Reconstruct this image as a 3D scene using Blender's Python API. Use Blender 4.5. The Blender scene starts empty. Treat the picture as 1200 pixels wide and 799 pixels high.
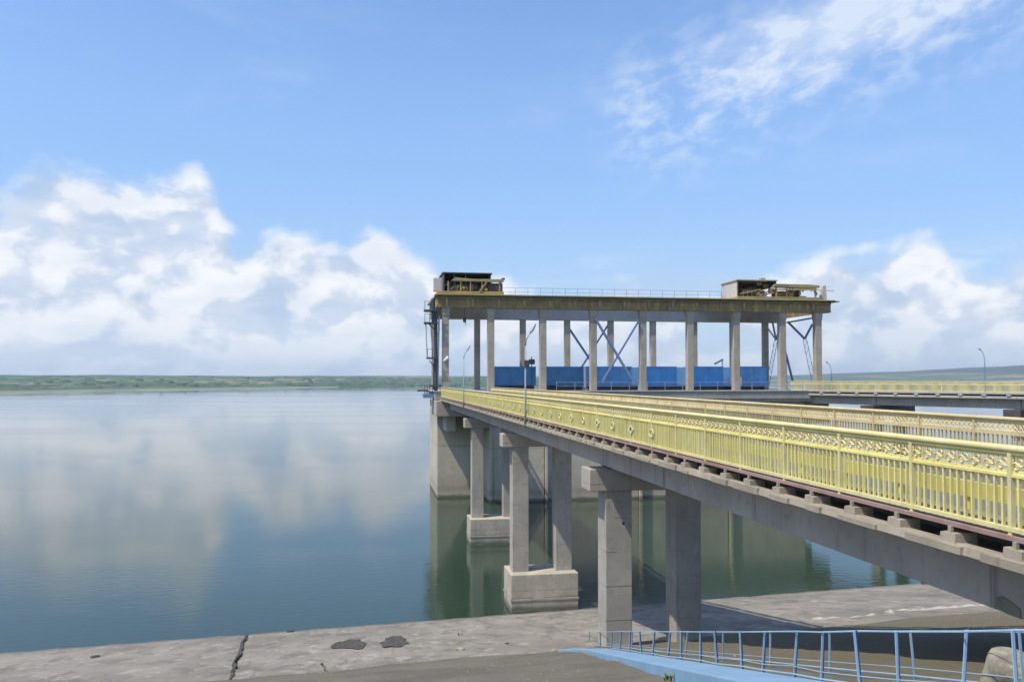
import bpy, math, random
from math import sin, cos, pi, radians
random.seed(7)
S = bpy.context.scene
COL = S.collection

# ------------------------------------------------------------------ camera
TH = radians(9.43); H = 13.5; PT = radians(1.4); F = 1000.0
SH = 45.5 - F * math.tan(PT)
cd = bpy.data.cameras.new('camera'); cam = bpy.data.objects.new('camera', cd); COL.objects.link(cam)
cam.location = (0, 0, H); cam.rotation_euler = (pi / 2 + PT, 0, -TH)
cd.sensor_width = 36; cd.lens = 30; cd.shift_y = SH / 1200.0
cd.clip_start = 0.1; cd.clip_end = 40000
S.camera = cam
S.render.resolution_x = 1024; S.render.resolution_y = 681
S.view_settings.view_transform = 'Standard'; S.view_settings.look = 'None'
S.view_settings.exposure = 0.0; S.view_settings.gamma = 1

# the same projection, used only to survey real positions off the photograph
FW = (sin(TH) * cos(PT), cos(TH) * cos(PT), sin(PT)); RT = (cos(TH), -sin(TH), 0)
UP = (-sin(TH) * sin(PT), -cos(TH) * sin(PT), cos(PT))
def at(px, py, n, c):
    a = (px - 600) / F; b = (399.5 + SH - py) / F
    r = [FW[i] + a * RT[i] + b * UP[i] for i in range(3)]
    t = (c - n[2] * H) / sum(r[i] * n[i] for i in range(3))
    return (r[0] * t, r[1] * t, H + r[2] * t)
def atx(px, py, v): return at(px, py, (1, 0, 0), v)
def aty(px, py, v): return at(px, py, (0, 1, 0), v)
def atz(px, py, v): return at(px, py, (0, 0, 1), v)
def pxof(p):
    d = (p[0], p[1], p[2] - H); w = sum(d[i] * FW[i] for i in range(3))
    return 600 + F * sum(d[i] * RT[i] for i in range(3)) / w

# ------------------------------------------------------------------ sun
SUNV = (-0.47, -0.20, 0.86)
L = math.sqrt(sum(c * c for c in SUNV)); SUNV = tuple(c / L for c in SUNV)
sl = bpy.data.lights.new('sun', 'SUN'); sl.energy = 4.9; sl.angle = radians(0.6); sl.color = (1, .93, .81)
so = bpy.data.objects.new('sun', sl); COL.objects.link(so)
from mathutils import Vector, Matrix
so.rotation_euler = Vector(SUNV).to_track_quat('Z', 'Y').to_euler(); so.location = (-30, -20, 60)

# ------------------------------------------------------------------ node expression helper
class NT:
    def __init__(s, tree): s.t = tree; s.n = tree.nodes; s.l = tree.links
    def node(s, typ, **kw):
        n = s.n.new(typ)
        for k, v in kw.items(): setattr(n, k, v)
        return n
    def put(s, sock, v):
        if isinstance(v, bpy.types.NodeSocket): s.l.new(v, sock)
        elif v is not None:
            if isinstance(v, (tuple, list)) and len(v) == 3 and sock.type == 'RGBA': v = (*v, 1)
            sock.default_value = v
    def m(s, op, a, b=None, c=None, clamp=False):
        n = s.node('ShaderNodeMath', operation=op); n.use_clamp = clamp
        s.put(n.inputs[0], a); s.put(n.inputs[1], b); s.put(n.inputs[2], c)
        return n.outputs[0]
    def add(s, a, b): return s.m('ADD', a, b)
    def sub(s, a, b): return s.m('SUBTRACT', a, b)
    def mul(s, a, b): return s.m('MULTIPLY', a, b)
    def v(s, op, a, b=None, sc=None):
        n = s.node('ShaderNodeVectorMath', operation=op); s.put(n.inputs[0], a)
        if b is not None: s.put(n.inputs[1], b)
        if sc is not None: s.put(n.inputs['Scale'], sc)
        return n.outputs['Value'] if op in ('DOT_PRODUCT', 'LENGTH') else n.outputs[0]
    def ss(s, x, lo, hi):      # smoothstep, also falling
        n = s.node('ShaderNodeMapRange', interpolation_type='SMOOTHSTEP')
        if not isinstance(lo, bpy.types.NodeSocket) and not isinstance(hi, bpy.types.NodeSocket) and lo > hi:
            s.put(n.inputs['Value'], x); n.inputs['From Min'].default_value = hi; n.inputs['From Max'].default_value = lo
            n.inputs['To Min'].default_value = 1; n.inputs['To Max'].default_value = 0
        else:
            s.put(n.inputs['Value'], x); s.put(n.inputs['From Min'], lo); s.put(n.inputs['From Max'], hi)
        return n.outputs[0]
    def noise(s, vec, scale, detail=4, rough=.55, dist=0.0, dim='3D'):
        n = s.node('ShaderNodeTexNoise', noise_dimensions=dim)
        if vec is not None: s.put(n.inputs['Vector'], vec)
        s.put(n.inputs['Scale'], scale); n.inputs['Detail'].default_value = detail
        n.inputs['Roughness'].default_value = rough; n.inputs['Distortion'].default_value = dist
        return n.outputs[0]
    def vor(s, vec, scale, feature='F1', out=0, rnd=1):
        n = s.node('ShaderNodeTexVoronoi', feature=feature); s.put(n.inputs['Vector'], vec); s.put(n.inputs['Scale'], scale)
        n.inputs['Randomness'].default_value = rnd
        return n.outputs[out]
    def mix(s, f, a, b, mode='MIX'):
        n = s.node('ShaderNodeMix', data_type='RGBA', blend_type=mode); s.put(n.inputs[0], f)
        s.put(n.inputs[6], a); s.put(n.inputs[7], b); return n.outputs[2]
    def xyz(s, x, y, z):
        n = s.node('ShaderNodeCombineXYZ'); s.put(n.inputs[0], x); s.put(n.inputs[1], y); s.put(n.inputs[2], z); return n.outputs[0]
    def sep(s, v):
        n = s.node('ShaderNodeSeparateXYZ'); s.put(n.inputs[0], v); return n.outputs

# ------------------------------------------------------------------ world: Nishita sky with clouds placed by direction
W = bpy.data.worlds.new('World'); S.world = W; W.use_nodes = True
t = NT(W.node_tree); t.n.clear()
sky = t.node('ShaderNodeTexSky', sky_type='NISHITA', sun_disc=False)
sky.sun_elevation = math.asin(SUNV[2]); sky.sun_rotation = math.atan2(SUNV[0], SUNV[1])
sky.air_density = 1.0; sky.dust_density = 1.2; sky.ozone_density = 1.4; sky.altitude = 100
tc = t.node('ShaderNodeTexCoord'); D = t.v('NORMALIZE', tc.outputs['Generated'])
dx, dy, dz = t.sep(D)
ax = t.sub(t.mul(dx, cos(TH)), t.mul(dy, sin(TH))); ay = t.add(t.mul(dx, sin(TH)), t.mul(dy, cos(TH)))
A = t.mul(t.m('ARCTAN2', ax, ay), 1000.0)
E = t.mul(t.m('ARCSINE', dz), 1000.0)
SKY_C = t.v('MULTIPLY', sky.outputs[0], (1.15, 1.34, 1.60))
wh = t.ss(E, 520.0, 40.0)
SKY_C = t.mix(t.mul(wh, .88), SKY_C, t.mix(t.ss(E, 260.0, 20.0), (2.25, 3.80, 6.4), (3.5, 5.0, 6.8)))
def gauss(x, c, w):
    q = t.m('DIVIDE', t.sub(x, c), w); return t.m('EXPONENT', t.mul(t.mul(q, q), -1.0))
def sstep_top(c, w, h):   # bump in the height of the cloud tops round one azimuth
    return t.mul(gauss(A, c, w), h)
low = t.noise(t.v('MULTIPLY', D, (1, 1, .2)), 3.1, 2)
T = t.add(t.mul(low, 60.0), 78.0)
for c, w, h in [(-500, 80, 126), (-410, 40, 76), (-355, 36, 112), (-260, 60, 84), (-165, 40, 68), (-85, 60, 26), (0, 70, 22), (447, 32, 66), (375, 45, 44), (580, 80, 58), (250, 80, 34), (120, 70, 22)]:
    T = t.add(T, sstep_top(c, w, h))
# cloud coordinates: direction, squashed vertically
P = t.v('MULTIPLY', D, (1, 1, 1.35))
warp = t.node('ShaderNodeTexNoise'); t.put(warp.inputs['Vector'], P); warp.inputs['Scale'].default_value = 9; warp.inputs['Detail'].default_value = 3
P = t.v('ADD', P, t.v('SCALE', t.v('SUBTRACT', warp.outputs[1], (.5, .5, .5)), sc=.05))
def density(P):
    b = t.noise(P, 9.5, 9, .56)
    pf = t.sub(1.0, t.vor(P, 15.0, 'SMOOTH_F1'))
    pf2 = t.sub(1.0, t.vor(P, 38.0, 'SMOOTH_F1'))
    return t.add(t.mul(b, .74), t.add(t.mul(t.sub(pf, .5), .30), t.mul(t.sub(pf2, .5), .12)))
n1 = density(P)
n2 = density(t.v('ADD', P, (-.012, -.006, .026)))
env = t.m('DIVIDE', t.sub(T, E), 55.0)
env = t.m('MINIMUM', env, 1.0)
dens = t.add(t.mul(env, .46), t.mul(t.sub(n1, .5), 1.25))
cov = t.ss(dens, -.04, .27)
# layered streaks low down
str_ = t.noise(t.v('MULTIPLY', D, (1, 1, 7.5)), 5.5, 6, .55)
lowm = t.ss(E, 165.0, 60.0)
strk = t.mul(t.ss(str_, .40, .60), lowm)
cov = t.m('MAXIMUM', cov, t.mul(strk, .82))
cov = t.mul(cov, t.ss(E, -12.0, 10.0))
shade = t.ss(t.add(t.mul(t.sub(n1, n2), 3.4), t.sub(n1, .5)), -.36, .14)
bright = t.ss(t.noise(t.v('MULTIPLY', D, (1, 1, 3.2)), 8.0, 4), .35, .62)
shade = t.add(t.mul(shade, .66), t.mul(bright, .34))
CB, CS = (7.3, 7.35, 7.5), (3.8, 4.6, 5.9)
ccol = t.mix(shade, CS, CB)
ccol = t.mix(t.mul(t.ss(E, 95.0, 0.0), .55), ccol, (4.9, 5.7, 6.6))
col = t.mix(t.mul(cov, .94), SKY_C, ccol)
# cirrus: a long wisp climbing to the upper right, thinner wisps round the rest of the sky
ang = radians(14.5)
ca, sa = cos(ang), sin(ang)
def rot(a0, e0):
    da, de = t.sub(A, a0), t.sub(E, e0)
    return t.add(t.mul(da, ca), t.mul(de, sa)), t.sub(t.mul(de, ca), t.mul(da, sa))
al, pe = rot(130, 292)
wv = t.xyz(t.mul(al, .0085), t.mul(pe, .017), 5.2)
cn = t.noise(wv, 1.0, 6, .52, .12)
cn2 = t.noise(t.xyz(t.mul(al, .024), t.mul(pe, .045), 9.1), 1.0, 6, .56, .2)
core = t.mul(gauss(t.sub(pe, 22.0), 0.0, 38.0), t.ss(al, 60.0, 190.0))
wide = t.mul(gauss(pe, -2.0, 62.0), t.ss(al, -60.0, 40.0))
cir = t.add(t.mul(core, t.ss(cn, .30, .74)), t.mul(t.mul(wide, t.ss(cn2, .38, .72)), .80))
gen = t.noise(t.v('MULTIPLY', D, (1.0, 2.2, 4.5)), 2.4, 7, .58, .3)
cir = t.add(cir, t.mul(t.mul(t.ss(gen, .56, .82), t.ss(E, 120.0, 330.0)), .25))
cir = t.mul(cir, t.ss(E, 150.0, 230.0))
col = t.mix(t.m('MINIMUM', t.mul(cir, .80), .74), col, (6.1, 6.6, 7.3))
bg = t.node('ShaderNodeBackground'); t.put(bg.inputs[0], col); bg.inputs[1].default_value = 0.14
wo = t.node('ShaderNodeOutputWorld'); t.l.new(bg.outputs[0], wo.inputs[0])

# ------------------------------------------------------------------ materials
def mat(name, fn):
    m = bpy.data.materials.new(name); m.use_nodes = True
    k = NT(m.node_tree); k.n.clear()
    out = k.node('ShaderNodeOutputMaterial'); b = k.node('ShaderNodeBsdfPrincipled')
    k.l.new(b.outputs[0], out.inputs[0]); k.b = b; k.out = out
    fn(k, b); return m
def bump(k, h, strength, dist):
    n = k.node('ShaderNodeBump'); k.put(n.inputs['Height'], h); n.inputs['Strength'].default_value = strength
    n.inputs['Distance'].default_value = dist; return n.outputs[0]
def pos(k): return k.node('ShaderNodeNewGeometry').outputs['Position']

def concrete(name, c1, c2, dark, streak=.5, warm=None, sc=1.0, wet=None, band=None):
    def fn(k, b):
        p = pos(k); x, y, z = k.sep(p)
        big = k.noise(p, .55 * sc, 5, .6); mid = k.noise(p, 3.2 * sc, 6, .65); fine = k.noise(p, 38, 4, .6)
        c = k.mix(k.ss(big, .34, .66), c1, c2)
        c = k.mix(k.mul(k.ss(mid, .52, .74), .45), c, dark)
        sv = k.v('MULTIPLY', p, (2.6, 2.6, .16))
        st = k.ss(k.noise(sv, 1.5, 5, .7), .54, .76)
        c = k.mix(k.mul(st, streak), c, dark)
        pale = k.ss(k.noise(k.v('ADD', k.v('MULTIPLY', p, (1.9, 1.9, .3)), (31, 7, 3)), 1.3, 5, .7), .60, .80)
        c = k.mix(k.mul(pale, .35), c, tuple(min(1, v * 1.45) for v in c1))
        if warm:
            wn = k.ss(k.noise(k.v('ADD', p, (9, 9, 9)), .8, 4), .5, .7); c = k.mix(k.mul(wn, .6), c, warm)
        if band:     # stained lift lines and the tide mark of the lake
            for z0, w, cc, f in band:
                zz = k.add(z, k.mul(k.sub(k.noise(p, 1.1, 4), .5), .35))
                g = k.m('EXPONENT', k.mul(k.m('POWER', k.m('ABSOLUTE', k.m('DIVIDE', k.sub(zz, z0), w)), 2.0), -1.0))
                c = k.mix(k.mul(g, f), c, cc)
        c = k.mix(k.mul(k.sub(fine, .35), .35), c, dark)
        rs = k.ss(k.noise(k.v('ADD', k.v('MULTIPLY', p, (4.5, 4.5, .22)), (17, 2, 8)), 1.2, 4, .6), .66, .76)
        c = k.mix(k.mul(rs, .5), c, (.21, .125, .065))
        lm = k.ss(k.noise(k.v('ADD', k.v('MULTIPLY', p, (6, 6, .3)), (7, 22, 8)), 1.1, 4, .6), .66, .74)
        c = k.mix(k.mul(lm, .5), c, (.58, .56, .51))
        zl = k.m('FRACT', k.add(k.m('DIVIDE', z, 1.22), k.mul(k.noise(p, .7, 2), .03)))
        ll = k.m('MULTIPLY', k.ss(zl, .035, .0), k.ss(k.noise(p, 2.1, 4), .35, .6))
        bl = k.m('FRACT', k.m('DIVIDE', k.add(x, y), .17)); bl = k.mul(k.ss(bl, .10, .0), .5)
        c = k.mix(k.mul(ll, .28), c, dark); c = k.mix(k.mul(k.mul(bl, k.ss(k.noise(p, .9, 4), .45, .65)), .4), c, dark)
        k.put(b.inputs['Base Color'], c); b.inputs['Roughness'].default_value = .9
        hh = k.sub(k.add(k.mul(mid, .6), k.mul(fine, .4)), k.add(k.mul(ll, .8), k.mul(bl, .3)))
        k.put(b.inputs['Normal'], bump(k, hh, .45, .03))
    return mat(name, fn)

M = {}
M['conc'] = concrete('pier_concrete', (.40, .365, .305), (.32, .295, .25), (.155, .138, .115))
M['conc_light'] = concrete('cap_concrete', (.43, .385, .325), (.34, .305, .26), (.18, .155, .135), warm=(.36, .28, .26))
M['girder'] = concrete('girder_concrete', (.47, .415, .355), (.38, .335, .285), (.15, .13, .11), .75)
M['block'] = concrete('footing_concrete', (.47, .415, .325), (.37, .33, .26), (.15, .135, .11), .55, sc=1.6,
                      band=[(.12, .22, (.09, .08, .055), .85), (.75, .07, (.13, .11, .085), .6)])
M['tower'] = concrete('tower_concrete', (.53, .48, .37), (.45, .405, .315), (.24, .21, .16), .45, sc=.6,
                      band=[(1.0, .5, (.24, .20, .12), .6), (1.9, .8, (.40, .31, .26), .55), (.1, .25, (.10, .085, .055), .9), (5.9, .05, (.12, .11, .10), .5), (9.2, 1.2, (.25, .24, .22), .4)])
M['ledge'] = concrete('ledge_concrete', (.34, .29, .215), (.26, .22, .165), (.16, .145, .115), .4, sc=2.2)
M['column'] = concrete('gantry_column_concrete', (.40, .355, .285), (.315, .28, .225), (.18, .155, .125), .6)
M['beam_far'] = concrete('back_beam_concrete', (.43, .41, .37), (.36, .345, .315), (.22, .20, .17), .45)
M['asphalt'] = concrete('road_surface', (.14, .135, .135), (.11, .107, .108), (.06, .058, .058), .1)
M['verge'] = concrete('sidewalk_surface', (.24, .22, .16), (.18, .165, .12), (.08, .075, .05), .1, sc=3)

def crane_beam(k, b):
    p = pos(k); x, y, z = k.sep(p)
    c = k.mix(k.ss(k.noise(p, .6, 4), .35, .65), (.29, .21, .10), (.205, .15, .075))
    st = k.ss(k.noise(k.v('MULTIPLY', p, (1.3, 1, .22)), 1.3, 5, .65), .50, .68)
    c = k.mix(k.mul(st, .85), c, (.46, .34, .09))
    top = k.mul(k.ss(z, 22.3, 22.9), k.ss(k.noise(p, 1.8, 5), .3, .6))
    c = k.mix(k.mul(top, .8), c, (.12, .095, .06))  # walkway overhang's shade painted into the top of the beam
    dk = k.ss(k.noise(k.v('ADD', k.v('MULTIPLY', p, (1.9, 1, .3)), (5, 5, 5)), 1.7, 5, .7), .55, .75)
    c = k.mix(k.mul(dk, .6), c, (.09, .075, .055))
    k.put(b.inputs['Base Color'], c); b.inputs['Roughness'].default_value = .9
    k.put(b.inputs['Normal'], bump(k, k.noise(p, 6, 5), .5, .03))
M['crane_beam'] = mat('stained_shaded_beam_concrete', crane_beam)

def slab_fn(k, b):
    p = pos(k); x, y, z = k.sep(p)
    c = k.mix(k.ss(k.noise(p, .22, 5, .6), .35, .65), (.27, .238, .19), (.19, .167, .132))
    pa = k.ss(k.noise(k.v('MULTIPLY', k.v('ADD', p, (12, 3, 0)), (1.0, .42, 1)), .85, 7, .66, .5), .50, .60)
    c = k.mix(k.mul(pa, .65), c, (.125, .112, .092))
    pb = k.ss(k.noise(k.v('MULTIPLY', k.v('ADD', p, (2, 33, 0)), (1.0, .45, 1)), 1.3, 7, .7, .4), .54, .64)
    c = k.mix(k.mul(pb, .5), c, (.43, .395, .335))
    ck = k.ss(k.vor(k.v('ADD', p, k.v('SCALE', k.node('ShaderNodeTexNoise').outputs[1], sc=.6)), .36, 'DISTANCE_TO_EDGE'), .022, .0)
    c = k.mix(k.mul(ck, .35), c, (.10, .09, .07))
    pit = k.ss(k.noise(p, 3.2, 6, .75), .54, .66); c = k.mix(k.mul(pit, .6), c, (.13, .12, .10))
    wet = k.ss(k.add(z, k.mul(k.noise(p, 1.2, 5), .22)), .36, .12); c = k.mix(k.mul(wet, .85), c, (.10, .09, .07))
    f = k.noise(p, 30, 4); c = k.mix(k.mul(f, .25), c, (.16, .15, .135))
    k.put(b.inputs['Base Color'], c); b.inputs['Roughness'].default_value = .93
    h = k.add(k.mul(k.noise(p, 2.4, 7, .7), .8), k.mul(f, .25))
    k.put(b.inputs['Normal'], bump(k, k.sub(h, k.mul(pa, .2)), .7, .08))
M['slab'] = mat('weathered_slab_concrete', slab_fn)

def dirt_fn(k, b):
    p = pos(k)
    c = k.mix(k.ss(k.noise(p, .35, 6, .65), .38, .62), (.115, .10, .074), (.155, .137, .107))
    c = k.mix(k.mul(k.ss(k.noise(k.v('ADD', p, (4, 4, 4)), .6, 6, .7), .50, .68), .75), c, (.15, .14, .055))
    c = k.mix(k.mul(k.ss(k.noise(k.v('ADD', p, (14, 4, 4)), 2.6, 6, .7), .55, .72), .6), c, (.075, .065, .045))
    sx_ = k.sep(p)[0]; c = k.mix(k.mul(k.ss(k.add(sx_, k.mul(k.noise(p, .5, 4), 3.0)), 6.5, 9.5), .7), c, (.125, .105, .055))
    f = k.noise(p, 14, 6, .75); c = k.mix(k.mul(k.ss(f, .5, .75), .4), c, (.30, .275, .23))
    k.put(b.inputs['Base Color'], c); b.inputs['Roughness'].default_value = .95
    k.put(b.inputs['Normal'], bump(k, k.add(k.noise(p, 5, 7, .7), k.mul(f, .4)), .8, .09))
M['dirt'] = mat('gravelly_dirt', dirt_fn)

def paint(name, c1, c2, rust=(.20, .09, .04), amount=.3, rough=.5, scale=6.0, grime=.35):
    def fn(k, b):
        p = pos(k)
        c = k.mix(k.ss(k.noise(p, scale * .25, 4), .35, .65), c1, c2)
        fd = k.ss(k.noise(k.v('ADD', p, (3, 8, 1)), scale * .12, 5, .65), .42, .68)
        c = k.mix(k.mul(fd, .35), c, tuple(v * .72 + .06 for v in c1))
        g = k.ss(k.noise(k.v('MULTIPLY', p, (1, 1, .35)), scale * 1.6, 5, .7), .48, .74)
        c = k.mix(k.mul(g, grime), c, tuple(v * .45 for v in c1))
        r = k.ss(k.noise(p, scale * 2.4, 6, .75), .66, .72)
        c = k.mix(k.mul(r, amount), c, rust)
        k.put(b.inputs['Base Color'], c); b.inputs['Roughness'].default_value = rough
        k.put(b.inputs['Normal'], bump(k, k.noise(p, scale * 5, 4, .6), .25, .006))
    return mat(name, fn)
M['yellow'] = paint('faded_yellow_paint', (.72, .635, .235), (.63, .55, .195), rust=(.22, .12, .05), amount=.75, rough=.65, grime=.42)
M['yellow_pale'] = paint('pale_yellow_paint', (.66, .58, .28), (.58, .50, .22), rust=(.28, .16, .08), amount=.7, rough=.65, grime=.5)
M['cream'] = paint('sun_bleached_yellow_paint', (.56, .47, .24), (.49, .39, .19), rust=(.36, .19, .10), amount=.7, rough=.65, grime=.55)
M['guard'] = paint('guard_rail_yellow_paint', (.62, .53, .14), (.55, .47, .12), amount=.4)
M['redoxide'] = paint('red_oxide_steel', (.33, .215, .18), (.25, .15, .125), rust=(.14, .06, .035), amount=.6, rough=.7)
M['blue_dark'] = paint('deep_blue_sheet', (.045, .20, .40), (.035, .16, .33), amount=.3, scale=3, grime=.5)
M['blue'] = paint('blue_sheet_paint', (.075, .33, .74), (.06, .27, .62), amount=.3, scale=3, grime=.5)
M['blue_mid'] = paint('faded_blue_sheet_paint', (.11, .34, .66), (.08, .26, .55), amount=.3, scale=3, grime=.5)
M['blue_light'] = paint('light_blue_sheet', (.32, .60, .86), (.27, .53, .80), amount=.2, scale=2)
M['steel'] = paint('grey_blue_steel_paint', (.15, .24, .40), (.12, .20, .34), amount=.5, scale=3)
M['pole'] = paint('grey_pole_paint', (.27, .29, .30), (.22, .24, .25), amount=.4, scale=3)
M['steel_dark'] = paint('dark_steel_paint', (.04, .047, .06), (.055, .06, .07), amount=.5, scale=3)
M['galv'] = paint('galvanised_steel', (.38, .40, .42), (.30, .32, .34), amount=.2, rough=.45)
M['white'] = paint('white_pipe_paint', (.70, .72, .75), (.60, .62, .66), amount=.2)
M['coping'] = paint('light_blue_masonry_paint', (.20, .33, .46), (.17, .29, .41), rust=(.36, .36, .34), amount=.5, rough=.75, grime=.3)
M['fence_shade'] = paint('shaded_blue_fence', (.04, .11, .32), (.035, .10, .27), amount=.35)  # deeper blue that paints the shaded side leg of the angle posts
M['fence_pale'] = paint('pale_blue_fence_paint', (.33, .47, .58), (.27, .40, .50), amount=.35)
M['shed_pink'] = paint('faded_pinkish_sheet', (.55, .48, .42), (.46, .40, .34), rust=(.25, .14, .07), amount=.7, scale=2, grime=.5)
M['shed_dark'] = paint('dark_sheet_and_cap_shade', (.075, .07, .07), (.055, .05, .05), amount=.3)
M['machine_yellow'] = paint('oily_yellow_machine_paint', (.50, .33, .08), (.36, .24, .09), rust=(.10, .07, .04), amount=.8, scale=2)
M['machine_olive'] = paint('olive_machine_paint', (.36, .29, .13), (.24, .19, .10), rust=(.09, .06, .04), amount=.8, scale=2)
M['orange'] = paint('orange_machine_paint', (.50, .27, .06), (.42, .23, .06), amount=.5, scale=2)
M['moss'] = paint('mossy_slab_edge', (.52, .47, .20), (.40, .36, .15), rust=(.12, .10, .05), amount=.7, scale=1.5)
M['rubber'] = paint('black_hole_dark', (.035, .033, .03), (.05, .045, .04), amount=0)
M['redwhite'] = paint('faded_red_paint', (.48, .22, .19), (.6, .45, .42), amount=.2)

def rock_fn(k, b):
    p = pos(k)
    c = k.mix(k.ss(k.noise(p, 3, 6, .7), .35, .65), (.30, .27, .19), (.17, .15, .11))
    c = k.mix(k.mul(k.ss(k.noise(p, 9, 5, .7), .55, .7), .6), c, (.40, .38, .32))
    k.put(b.inputs['Base Color'], c); b.inputs['Roughness'].default_value = .95
    k.put(b.inputs['Normal'], bump(k, k.noise(p, 14, 6, .7), .8, .03))
M['rock'] = mat('lichened_rock', rock_fn)
def leaf_fn(k, b):
    k.put(b.inputs['Base Color'], k.mix(k.noise(pos(k), 9, 3), (.10, .14, .03), (.19, .19, .07))); b.inputs['Roughness'].default_value = .8
M['leaf'] = mat('weed_leaf', leaf_fn)

def water_fn(k, b):
    p = pos(k); x, y, z = k.sep(p)
    big = k.noise(k.v('MULTIPLY', p, (.6, 1.4, 1)), .02, 4, .55)
    c = k.mix(k.ss(big, .35, .65), (.023, .040, .021), (.027, .048, .031))
    k.put(b.inputs['Base Color'], c); b.inputs['IOR'].default_value = 1.33
    dist = k.v('LENGTH', k.v('SUBTRACT', p, (0.0, 0.0, 13.5)))
    calm = k.ss(k.noise(k.v('MULTIPLY', p, (.35, 1.6, 1)), .018, 4, .6), .40, .62)
    k.put(b.inputs['Roughness'], k.add(.02, k.mul(calm, .06)))
    w1 = k.noise(k.v('MULTIPLY', p, (.7, 1.5, 1)), 1.5, 3, .55)
    w2 = k.noise(k.v('ADD', k.v('MULTIPLY', p, (.6, 1.6, 1)), (7, 9, 1)), 5.0, 3, .6)
    fade = k.m('DIVIDE', 40.0, k.add(dist, 40.0))
    h = k.mul(k.add(k.mul(w1, .7), k.mul(w2, .14)), k.add(.35, k.mul(calm, .9)))
    n = k.node('ShaderNodeBump'); k.put(n.inputs['Height'], h); k.put(n.inputs['Strength'], k.add(.012, k.mul(fade, .13))); n.inputs['Distance'].default_value = .25
    k.put(b.inputs['Normal'], n.outputs[0])
M['water'] = mat('lake_water', water_fn)

def land_fn(k, b):
    p = pos(k); x, y, z = k.sep(p)
    q = k.v('MULTIPLY', p, (1, 1.0, 0))
    fld = k.node('ShaderNodeTexVoronoi'); k.put(fld.inputs['Vector'], q); fld.inputs['Scale'].default_value = .0042
    fc = k.sep(fld.outputs['Color'])
    c = k.mix(k.ss(fc[0], .30, .5), (.04, .085, .05), (.065, .12, .06))
    c = k.mix(k.mul(k.ss(fc[1], .66, .8), .8), c, (.24, .19, .10))
    c = k.mix(k.mul(k.ss(k.noise(q, .012, 5, .7), .52, .60), .85), c, (.022, .045, .02))
    c = k.mix(k.mul(k.ss(z, 34.0, 60.0), k.ss(k.noise(q, .0018, 4), .40, .52)), c, (.02, .04, .035))
    sh = k.ss(z, 2.6, .6); c = k.mix(k.mul(sh, .4), c, (.40, .38, .30))
    k.put(b.inputs['Base Color'], c); b.inputs['Roughness'].default_value = 1.0
M['land'] = mat('far_fields', land_fn)
def bed_fn(k, b):
    k.put(b.inputs['Base Color'], k.mix(k.noise(pos(k), .3, 4), (.10, .09, .05), (.07, .07, .04))); b.inputs['Roughness'].default_value = 1
M['bed'] = mat('lake_bed', bed_fn)

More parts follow.
